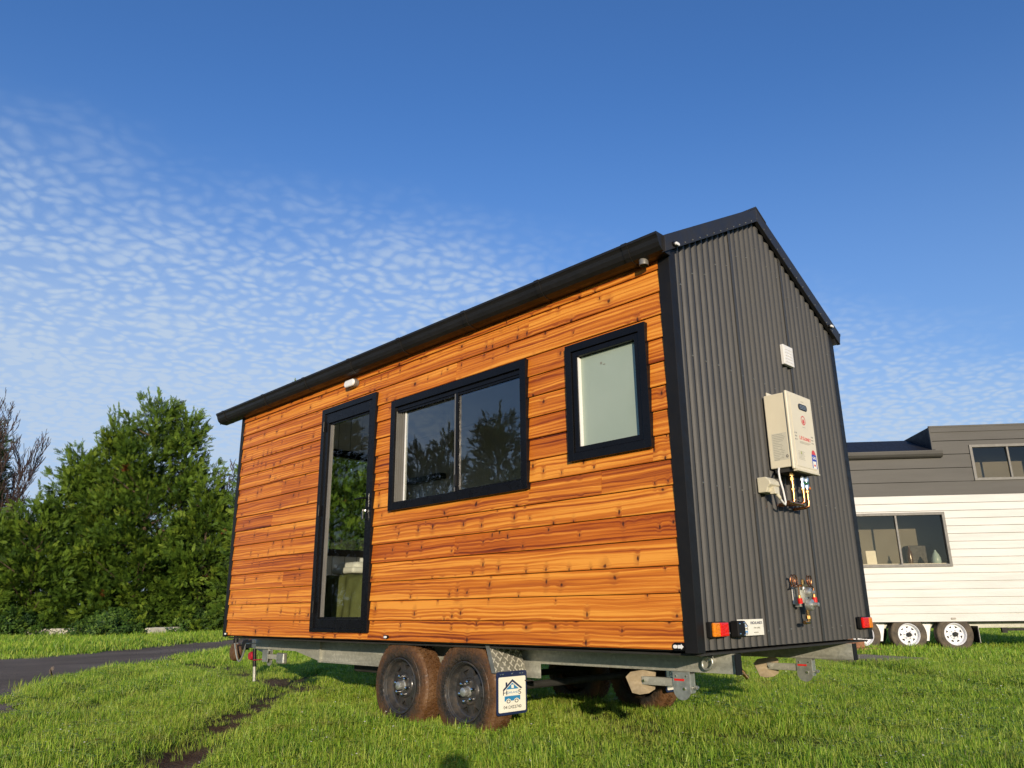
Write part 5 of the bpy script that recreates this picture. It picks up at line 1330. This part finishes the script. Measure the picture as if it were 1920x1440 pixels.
def conifer(x, y, h, R, seed, label, mat='conifer', group='conifers of the hedge', dens=1.0, name='conifer_tree', skirt=.0, ssz=1.0, q=.55):
    t = tag(empty(name, (x, y, 0)), label, 'tree', group)
    g = np.random.default_rng(seed)
    mb = MB(); mb.tube([(0, 0, -.1), (.05, .03, h * .35), (0, .08, h * .7), (.02, 0, h * .96)], [.045 * h ** .8 * .6, .03 * h ** .8 * .6, .018 * h ** .8 * .5, .012], 9)
    for k in range(int(26)):
        zz = h * g.uniform(.08, .85); a = g.uniform(0, 2 * PI); rr = R * (1 - zz / h) ** q * .85
        mb.tube([(0, 0, zz), (rr * .5 * math.cos(a), rr * .5 * math.sin(a), zz + rr * .15), (rr * math.cos(a), rr * math.sin(a), zz + rr * .45)], [.05, .03, .01], 5)
    mb.build('trunk', M['bark'], t, smooth=True)
    nb_ = int(dens * 9.5 * R * h)
    u = g.uniform(0, 1, nb_ * 3); keep = g.uniform(0, 1, nb_ * 3) < (1 - u) ** .6 + .12; u = u[keep][:nb_]; n = len(u)
    a = g.uniform(0, 2 * PI, n)
    lump = 1 + .13 * np.sin(3 * a + 5 * u + seed) + .10 * np.sin(7 * a - 11 * u + seed * 2) + .09 * np.sin(13 * u * 2 + seed)
    inner = g.uniform(0, 1, n) < .25
    inn = np.where(inner, g.uniform(.30, .65, n), g.uniform(.66, 1.10, n))
    low = np.clip(u / .06, .0, 1) ** .5 * .12 + .88
    rad = R * ((1 - u) ** q) * lump * inn * low + .05
    P = np.stack([rad * np.cos(a), rad * np.sin(a), u * h * .97 + .15 + g.normal(0, .12, n)], -1)
    up = .10 + 1.0 * u + g.normal(0, .22, n)
    Dv = np.stack([np.cos(a), np.sin(a), up], -1); Dv /= np.linalg.norm(Dv, axis=1, keepdims=True); ct = g.uniform(0, 1, n)
    m = 46
    tt = g.uniform(-.55, .55, (n * m, 1)) * ssz          # along the branch
    side = g.normal(0, 1, (n * m, 3)); side -= (side * np.repeat(Dv, m, 0)).sum(1, keepdims=True) * np.repeat(Dv, m, 0)
    wid = .26 * (1.1 - (tt / ssz + .55) * .75)
    pos = np.repeat(P, m, 0) + np.repeat(Dv, m, 0) * tt + side * wid * ssz * np.array([1, 1, .6])
    dr = np.repeat(Dv, m, 0) * 1.0 + side * .48 + g.normal(0, .18, (n * m, 3)) + np.array([0, 0, .12])
    size = g.uniform(.16, .34, n * m) * ssz; tint = np.clip(np.repeat(ct, m) * .40 + g.uniform(0, .35, n * m) + .25 * (tt[:, 0] / ssz + .5), 0, 1)  # tint darkens towards the branch base, imitating shade inside the clumps
    # upright leaders that break the outline
    nl = 16; la = g.uniform(0, 2 * PI, nl); lu = g.uniform(.62, 1.0, nl) ** .8; lr = R * ((1 - lu) ** q) * .8
    LP = []; LD = []; LS = []
    for i in range(nl):
        L_ = g.uniform(.5, 1.0) * ssz; c0 = np.array([lr[i] * math.cos(la[i]), lr[i] * math.sin(la[i]), lu[i] * h - .1]); ax = np.array([math.cos(la[i]) * .35, math.sin(la[i]) * .35, 1.]) + g.normal(0, .1, 3)
        for k in range(14):
            f = k / 13; LP.append(c0 + ax * L_ * f); d = ax * 1.0 + g.normal(0, .55, 3) * (1 - .6 * f); LD.append(d); LS.append(.30 * (1.1 - .55 * f) * ssz)
    pos = np.concatenate([pos, np.array(LP)]); dr = np.concatenate([dr, np.array(LD)]); size = np.concatenate([size, np.array(LS)]); tint = np.concatenate([tint, np.full(len(LP), .7)])
    pos[:, 2] = np.maximum(pos[:, 2], .1)
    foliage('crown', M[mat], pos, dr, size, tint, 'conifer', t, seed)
    return t
def PXY(px, D=34.0):
    D = D * KS
    return (2.4 + (-40.4 + px * .0168) * D / 34, -3.77 + (7.37 + px * .0173) * D / 34)
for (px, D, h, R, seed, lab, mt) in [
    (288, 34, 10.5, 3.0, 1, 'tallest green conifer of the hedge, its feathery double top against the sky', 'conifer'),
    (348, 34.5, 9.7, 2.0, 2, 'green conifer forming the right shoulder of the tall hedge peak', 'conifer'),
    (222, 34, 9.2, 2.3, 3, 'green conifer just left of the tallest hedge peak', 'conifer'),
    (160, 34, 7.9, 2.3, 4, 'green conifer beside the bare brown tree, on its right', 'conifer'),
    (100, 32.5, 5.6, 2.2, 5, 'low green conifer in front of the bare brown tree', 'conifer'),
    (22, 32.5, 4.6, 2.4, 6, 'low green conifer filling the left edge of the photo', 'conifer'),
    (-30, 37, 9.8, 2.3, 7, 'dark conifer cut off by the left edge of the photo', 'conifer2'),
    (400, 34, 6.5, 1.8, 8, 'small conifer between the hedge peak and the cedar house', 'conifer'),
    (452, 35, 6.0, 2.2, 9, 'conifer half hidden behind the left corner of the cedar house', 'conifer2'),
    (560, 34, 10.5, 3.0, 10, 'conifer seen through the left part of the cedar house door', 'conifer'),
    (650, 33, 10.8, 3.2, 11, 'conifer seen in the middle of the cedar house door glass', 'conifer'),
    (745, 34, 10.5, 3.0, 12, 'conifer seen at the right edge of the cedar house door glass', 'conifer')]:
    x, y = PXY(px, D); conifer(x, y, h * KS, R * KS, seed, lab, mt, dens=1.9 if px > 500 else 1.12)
# the row across the drive that the windows mirror
for (x, y, h, R, seed, lab) in [
    (-18.9, -16.6, 8.1, 2.3, 31, 'tall dark conifer mirrored in the right pane of the sliding window'),
    (-20.6, -15.4, 7.4, 1.2, 32, 'slim conifer mirrored at the middle bar of the sliding window'),
    (-21.7, -14.7, 6.9, 1.3, 33, 'small conifer mirrored in the left pane of the sliding window'),
    (-22.7, -13.9, 6.6, 1.4, 36, 'low conifer mirrored at the far left of the sliding window'),
    (-24.3, -12.6, 8.6, 1.9, 34, 'leafy conifer mirrored in the top of the door glass'),
    (-17.0, -18.0, 7.4, 1.8, 35, 'dark conifer mirrored at the right edge of the sliding window')]:
    conifer(x, y, h, R, seed, lab, 'conifer2', 'conifers mirrored in the windows', .8, q=.6)

def bare(px, D, h, seed, label, spread=1.0, brown=True, stems=3):
    x, y = PXY(px, D); t = tag(empty('bare_tree', (x, y, 0)), label, 'tree', 'bare trees of the hedge')
    r = random.Random(seed); mb = MB(); tips = []
    def branch(p, d, L_, rad, lev):
        n = 5; pts = [p]; rs = [rad]; q = Vector(p); dd = Vector(d).normalized()
        for i in range(n):
            dd = (dd + Vector((r.gauss(0, .10), r.gauss(0, .10), .10 + r.gauss(0, .05)))).normalized(); q = q + dd * L_ / n; pts.append(tuple(q)); rs.append(max(.010, rad * (1 - (i + 1) / (n + .4))))
            if lev < 3:
                for _ in range((4, 3, 2)[lev]):
                    if r.random() < .85:
                        a = r.random() * 2 * PI; side = Vector((math.cos(a), math.sin(a), .0)); sd = (dd * .75 + side * .62 * spread + Vector((0, 0, .15))).normalized()
                        branch(tuple(q), sd, L_ * (.44, .42, .40)[lev] * r.uniform(.6, 1.1) * (1 - .45 * i / n if lev == 0 else 1), max(.008, rs[-1] * .45), lev + 1)
        mb.tube(pts, rs, (8, 5, 4, 3)[lev], cap=False); tips.append(q.copy())
    for k in range(stems):
        a = k * 2.1 + .5; branch((.15 * math.cos(a) * k, .15 * math.sin(a) * k, 0), (math.cos(a) * .12 * k, math.sin(a) * .12 * k, 1), h * (1, .86, .74)[k], .15 * (1, .8, .7)[k], 0)
    mb.build('branches', M['deadwood'], t, smooth=True, recalc=False)
    if brown:
        g = np.random.default_rng(seed); T = np.array([tuple(q) for q in tips]); T = T[(T[:, 2] < h * .70) & (T[:, 2] > h * .25)]
        if len(T):
            T = T[g.integers(0, len(T), 900)] + g.normal(0, .12, (900, 3)); foliage('dead_foliage', M['deadleaf'], T, g.normal(0, 1, (900, 3)) + np.array([0, 0, .3]), g.uniform(.12, .28, 900), g.uniform(0, 1, 900), 'leafy', t, seed)
    return t
bare(68, 36.5, 7.6, 5, 'leafless brown tree with upswept branches above the left hedge', stems=3, spread=.65)
bare(414, 37, 5.9, 8, 'small leafless tree showing between the hedge and the cedar house', brown=False, stems=2)
# broad-leaved shrubs at the foot of the hedge
for i, (px, D, w, h, lab) in enumerate([(8, 31.5, 2.0, 1.5, 'leafy green shrub at the foot of the hedge on the left photo edge'), (60, 31.6, 1.9, 1.0, 'low leafy shrub left of the left kerb beam'), (100, 31.8, 1.3, .8, 'small leafy shrub at the left end of the left kerb beam'), (262, 32.2, 2.2, .8, 'low leafy shrub between the two kerb beams'), (410, 33.4, 1.4, .7, 'low shrub beside the front corner of the cedar house')]):
    x, y = PXY(px, D); t = tag(empty('shrub', (x, y, 0)), lab, 'shrub', 'shrubs at the foot of the hedge'); g = np.random.default_rng(50 + i); n = int(900 * w)
    a = g.uniform(0, 2 * PI, n); u = g.uniform(0, 1, n) ** .7; rad = w * (1 - u ** 1.3) ** .6 * g.uniform(.4, 1.15, n) * (1 + .3 * np.sin(3 * a + i))
    P = np.stack([rad * np.cos(a), rad * np.sin(a), u * h + .05], -1); Dv = np.stack([np.cos(a), np.sin(a), .7 + g.normal(0, .3, n)], -1) + g.normal(0, .4, (n, 3))
    foliage('leaves', M['shrub'], P, Dv, g.uniform(.18, .36, n), g.uniform(0, 1, n) ** 1.3, 'leafy', t, 60 + i)
    mb = MB()
    for k in range(7): aa = k * .9; mb.tube([(0, 0, 0), (w * .4 * math.cos(aa), w * .4 * math.sin(aa), h * .5), (w * .6 * math.cos(aa), w * .6 * math.sin(aa), h * .8)], [.03, .02, .008], 5)
    mb.build('stems', M['bark'], t)

# ================================================================== PHOTOGRAPHER (crouching, seen only by the shadow on the lawn)
def person():
    me = bpy.data.meshes.new('person'); 
    sx, sy = math.cos(R_(-40.2)), math.sin(R_(-40.2)); px_, py_ = -sy, sx
    C0 = (CAMX + sx * .42, CAMY + sy * .42)
    def W(f, s_, z): return (C0[0] - sx * f + px_ * s_, C0[1] - sy * f + py_ * s_, z)     # f towards the house
    J = [W(-.16, 0, .34), W(-.13, 0, .48), W(-.04, 0, .64), W(.02, 0, .74), W(.05, 0, .81), W(.08, 0, .87),
         W(.02, .16, .70), W(.16, .19, .58), W(.30, .06, .74), W(.02, -.16, .70), W(.16, -.19, .58), W(.30, -.06, .74),
         W(-.10, .10, .33), W(.22, .16, .50), W(.02, .14, .10), W(.16, .15, .045), W(-.10, -.10, .33), W(.20, -.16, .28), W(-.16, -.14, .10), W(-.10, -.15, .045)]
    Rr = [.13, .13, .15, .11, .055, .05, .065, .045, .03, .065, .045, .03, .09, .065, .05, .042, .09, .065, .05, .042]
    E_ = [(0, 1), (1, 2), (2, 3), (3, 4), (4, 5), (3, 6), (6, 7), (7, 8), (3, 9), (9, 10), (10, 11), (0, 12), (12, 13), (13, 14), (14, 15), (0, 16), (16, 17), (17, 18), (18, 19)]
    me.from_pydata(J, E_, []); me.materials.append(M['fabric'])
    o = bpy.data.objects.new('person', me); COL.objects.link(o)
    sk = o.modifiers.new('skin', 'SKIN')
    for v, r in zip(me.skin_vertices[0].data, Rr): v.radius = (r, r)
    me.skin_vertices[0].data[0].use_root = True
    sb = o.modifiers.new('sub', 'SUBSURF'); sb.levels = 2; sb.render_levels = 2
    tag(o, 'crouching photographer in dark clothes, whose head shadow falls on the lawn', 'person')
    hc = Vector(W(.09, 0, .905))
    mb = MB(); mb.lathe([(.0001, .115), (.045, .105), (.070, .075), (.078, .03), (.074, -.01), (.060, -.06), (.040, -.10), (.0001, -.11)], 24, 'z'); hd = mb.build('head', M['skin'], o, smooth=True); hd.location = hc
    mb = MB(); mb.lathe([(.0001, .125), (.05, .114), (.078, .080), (.086, .03), (.084, .0)], 24, 'z'); hr = mb.build('hair', M['hair'], o, smooth=True, recalc=False); hr.location = hc
    mb = MB(); ez = hc.z
    for sg in (-1, 1):
        q = Vector(W(.09 + .07, sg * .03, .905)); mb.lathe([(.0001, .010), (.009, .005), (.011, 0), (.009, -.005), (.0001, -.010)], 10, 'z', tuple(q))
        e2 = Vector(W(.085, sg * .08, .90)); mb.lathe([(.0001, .03), (.012, .02), (.014, 0), (.010, -.02), (.0001, -.03)], 8, 'z', tuple(e2))
    nq = Vector(W(.09 + .085, 0, .885)); mb.lathe([(.0001, .03), (.008, .01), (.014, -.01), (.0001, -.02)], 8, 'z', tuple(nq))
    mb.build('face', M['skin'], o, smooth=True)
    for sg in (-1, 1):       # hands with fingers closed round the phone
        hm = bpy.data.meshes.new('hand'); P = [W(.30, sg * .06, .74), W(.34, sg * .055, .79), W(.355, sg * .05, .83)]; ed = [(0, 1), (1, 2)]; rad = [.024, .030, .026]
        for k in range(4):
            b = len(P); f0 = W(.355 + .004 * k, sg * (.062 - .004 * k), .800 + .017 * k); f1 = W(.372, sg * (.030 + .006 * (k % 2)), .803 + .017 * k); P += [f0, f1]; ed += [(1 if k < 2 else 2, b), (b, b + 1)]; rad += [.0095, .0085]
        b = len(P); P += [W(.330, sg * .035, .815), W(.335, sg * .02, .84)]; ed += [(1, b), (b, b + 1)]; rad += [.012, .010]
        hm.from_pydata(P, ed, []); hm.materials.append(M['skin']); ho = bpy.data.objects.new('hand', hm); COL.objects.link(ho); ho.parent = o
        ho.modifiers.new('skin', 'SKIN')
        for v, r in zip(hm.skin_vertices[0].data, rad): v.radius = (r, r)
        hm.skin_vertices[0].data[0].use_root = True; s2 = ho.modifiers.new('sub', 'SUBSURF'); s2.levels = 1; s2.render_levels = 2
person()

# ================================================================== CAMERA, SUN, SKY
cam = bpy.data.cameras.new('camera'); co = bpy.data.objects.new('camera', cam); COL.objects.link(co); S.camera = co
co.location = (CAMX, CAMY, .225624 + ZO); co.rotation_euler = (1.8581732, .0107096, .7923637)
cam.sensor_width = 36; cam.lens = 36 * 1433.336 / 1920; cam.clip_start = .05; cam.clip_end = 6000
SUN_AZ, SUN_EL = R_(-40.6), R_(10.6)
sd = Vector((math.cos(SUN_AZ) * math.cos(SUN_EL), math.sin(SUN_AZ) * math.cos(SUN_EL), math.sin(SUN_EL)))
sl_ = bpy.data.lights.new('sun', 'SUN'); sl_.energy = 5.0; sl_.angle = R_(.53); sl_.color = (1.0, .83, .62)
so = bpy.data.objects.new('sun', sl_); COL.objects.link(so); so.rotation_euler = sd.to_track_quat('Z', 'Y').to_euler(); so.location = (20, -20, 20)
W = bpy.data.worlds.new('World'); S.world = W; W.use_nodes = True; nt = W.node_tree; nt.nodes.clear()
sky = N(nt, 'ShaderNodeTexSky', sky_type='NISHITA'); sky.sun_disc = False; sky.sun_elevation = SUN_EL
sky.sun_rotation = math.atan2(sd.x, sd.y); sky.air_density = 1.0; sky.dust_density = .4; sky.ozone_density = 2.0; sky.altitude = 50
tc = N(nt, 'ShaderNodeTexCoord').outputs['Generated']
sp_ = N(nt, 'ShaderNodeSeparateXYZ'); L(nt, tc, sp_.inputs[0])
zc = math_(nt, 'MAXIMUM', sp_.outputs[2], .02)
cx_ = math_(nt, 'DIVIDE', sp_.outputs[0], zc); cy_ = math_(nt, 'DIVIDE', sp_.outputs[1], zc)
cv = N(nt, 'ShaderNodeCombineXYZ'); L(nt, cx_, cv.inputs[0]); L(nt, cy_, cv.inputs[1]); cvo = cv.outputs[0]
hsv = N(nt, 'ShaderNodeHueSaturation'); L(nt, sky.outputs[0], hsv.inputs['Color']); hsv.inputs['Saturation'].default_value = 1.12; hsv.inputs['Value'].default_value = 1.0
base = mixc(nt, 1.0, hsv.outputs[0], (.92, 1.20, 1.72), 'MULTIPLY')
hz = maprange(nt, sp_.outputs[2], .62, .05)
base = mixc(nt, math_(nt, 'MULTIPLY', hz, .48), base, (2.7, 3.8, 5.5))
# cloud field: a sheet of small puffs (high, thin), bounded on its near side
s_line = math_(nt, 'ADD', math_(nt, 'SUBTRACT', math_(nt, 'MULTIPLY', cy_, .36), cx_), -1.90)
edge_n = noise(nt, cvo, 1.3, 4, .6)
s2 = math_(nt, 'ADD', s_line, math_(nt, 'MULTIPLY', math_(nt, 'SUBTRACT', edge_n, .5), .9))
mask = maprange(nt, s2, -.25, .50)
veil = maprange(nt, s2, .0, 2.2)
zq = math_(nt, 'ADD', sp_.outputs[2], .17)
cq = N(nt, 'ShaderNodeCombineXYZ'); L(nt, math_(nt, 'DIVIDE', sp_.outputs[0], zq), cq.inputs[0]); L(nt, math_(nt, 'DIVIDE', sp_.outputs[1], zq), cq.inputs[1]); cvo = cq.outputs[0]
wv = N(nt, 'ShaderNodeTexNoise'); wv.inputs['Scale'].default_value = 9; wv.inputs['Detail'].default_value = 2; L(nt, cvo, wv.inputs['Vector'])
wa = N(nt, 'ShaderNodeVectorMath', operation='MULTIPLY_ADD'); L(nt, wv.outputs['Color'], wa.inputs[0]); wa.inputs[1].default_value = (.07, .07, 0); L(nt, cvo, wa.inputs[2])
mp = mapping(nt, wa.outputs[0], (1.0, 1.0, 1), rot=(0, 0, R_(35)))
mp2 = mapping(nt, mp, (1.0, .85, 1))
vor = N(nt, 'ShaderNodeTexVoronoi', voronoi_dimensions='2D', feature='SMOOTH_F1'); vor.inputs['Scale'].default_value = 36; vor.inputs['Smoothness'].default_value = .35; L(nt, mp2, vor.inputs['Vector'])
p1 = noise(nt, mp2, 40, 4, .6); p2 = noise(nt, mp2, 11, 4, .6); p3 = noise(nt, mp2, 3.2, 2, .5)
puff = math_(nt, 'ADD', math_(nt, 'MULTIPLY', maprange(nt, vor.outputs['Distance'], .62, .12, 0, 1, False), .30), math_(nt, 'ADD', math_(nt, 'MULTIPLY', p1, .48), math_(nt, 'MULTIPLY', p2, .32)))
puff = math_(nt, 'ADD', puff, math_(nt, 'MULTIPLY', math_(nt, 'SUBTRACT', p3, .5), .35))
puffm = maprange(nt, puff, .34, .80)
am = math_(nt, 'MULTIPLY', mask, math_(nt, 'ADD', math_(nt, 'MULTIPLY', puffm, .56), math_(nt, 'ADD', math_(nt, 'MULTIPLY', veil, .50), .20)), True)
am = math_(nt, 'MULTIPLY', am, .95)
cloudc = N(nt, 'ShaderNodeRGB'); cloudc.outputs[0].default_value = (4.1, 5.1, 6.5, 1)
mxc = mixc(nt, am, base, cloudc.outputs[0])
bg = N(nt, 'ShaderNodeBackground'); L(nt, mxc, bg.inputs[0]); bg.inputs[1].default_value = .128
wo = N(nt, 'ShaderNodeOutputWorld'); L(nt, bg.outputs[0], wo.inputs[0])
S.view_settings.view_transform = 'Standard'; S.view_settings.look = 'None'; S.view_settings.exposure = -.08; S.view_settings.gamma = 1
S.cycles.max_bounces = 8; S.cycles.transparent_max_bounces = 12; S.cycles.glossy_bounces = 4
S.cycles.use_adaptive_sampling = True; S.cycles.adaptive_threshold = .015
S.cycles.sample_clamp_indirect = 6
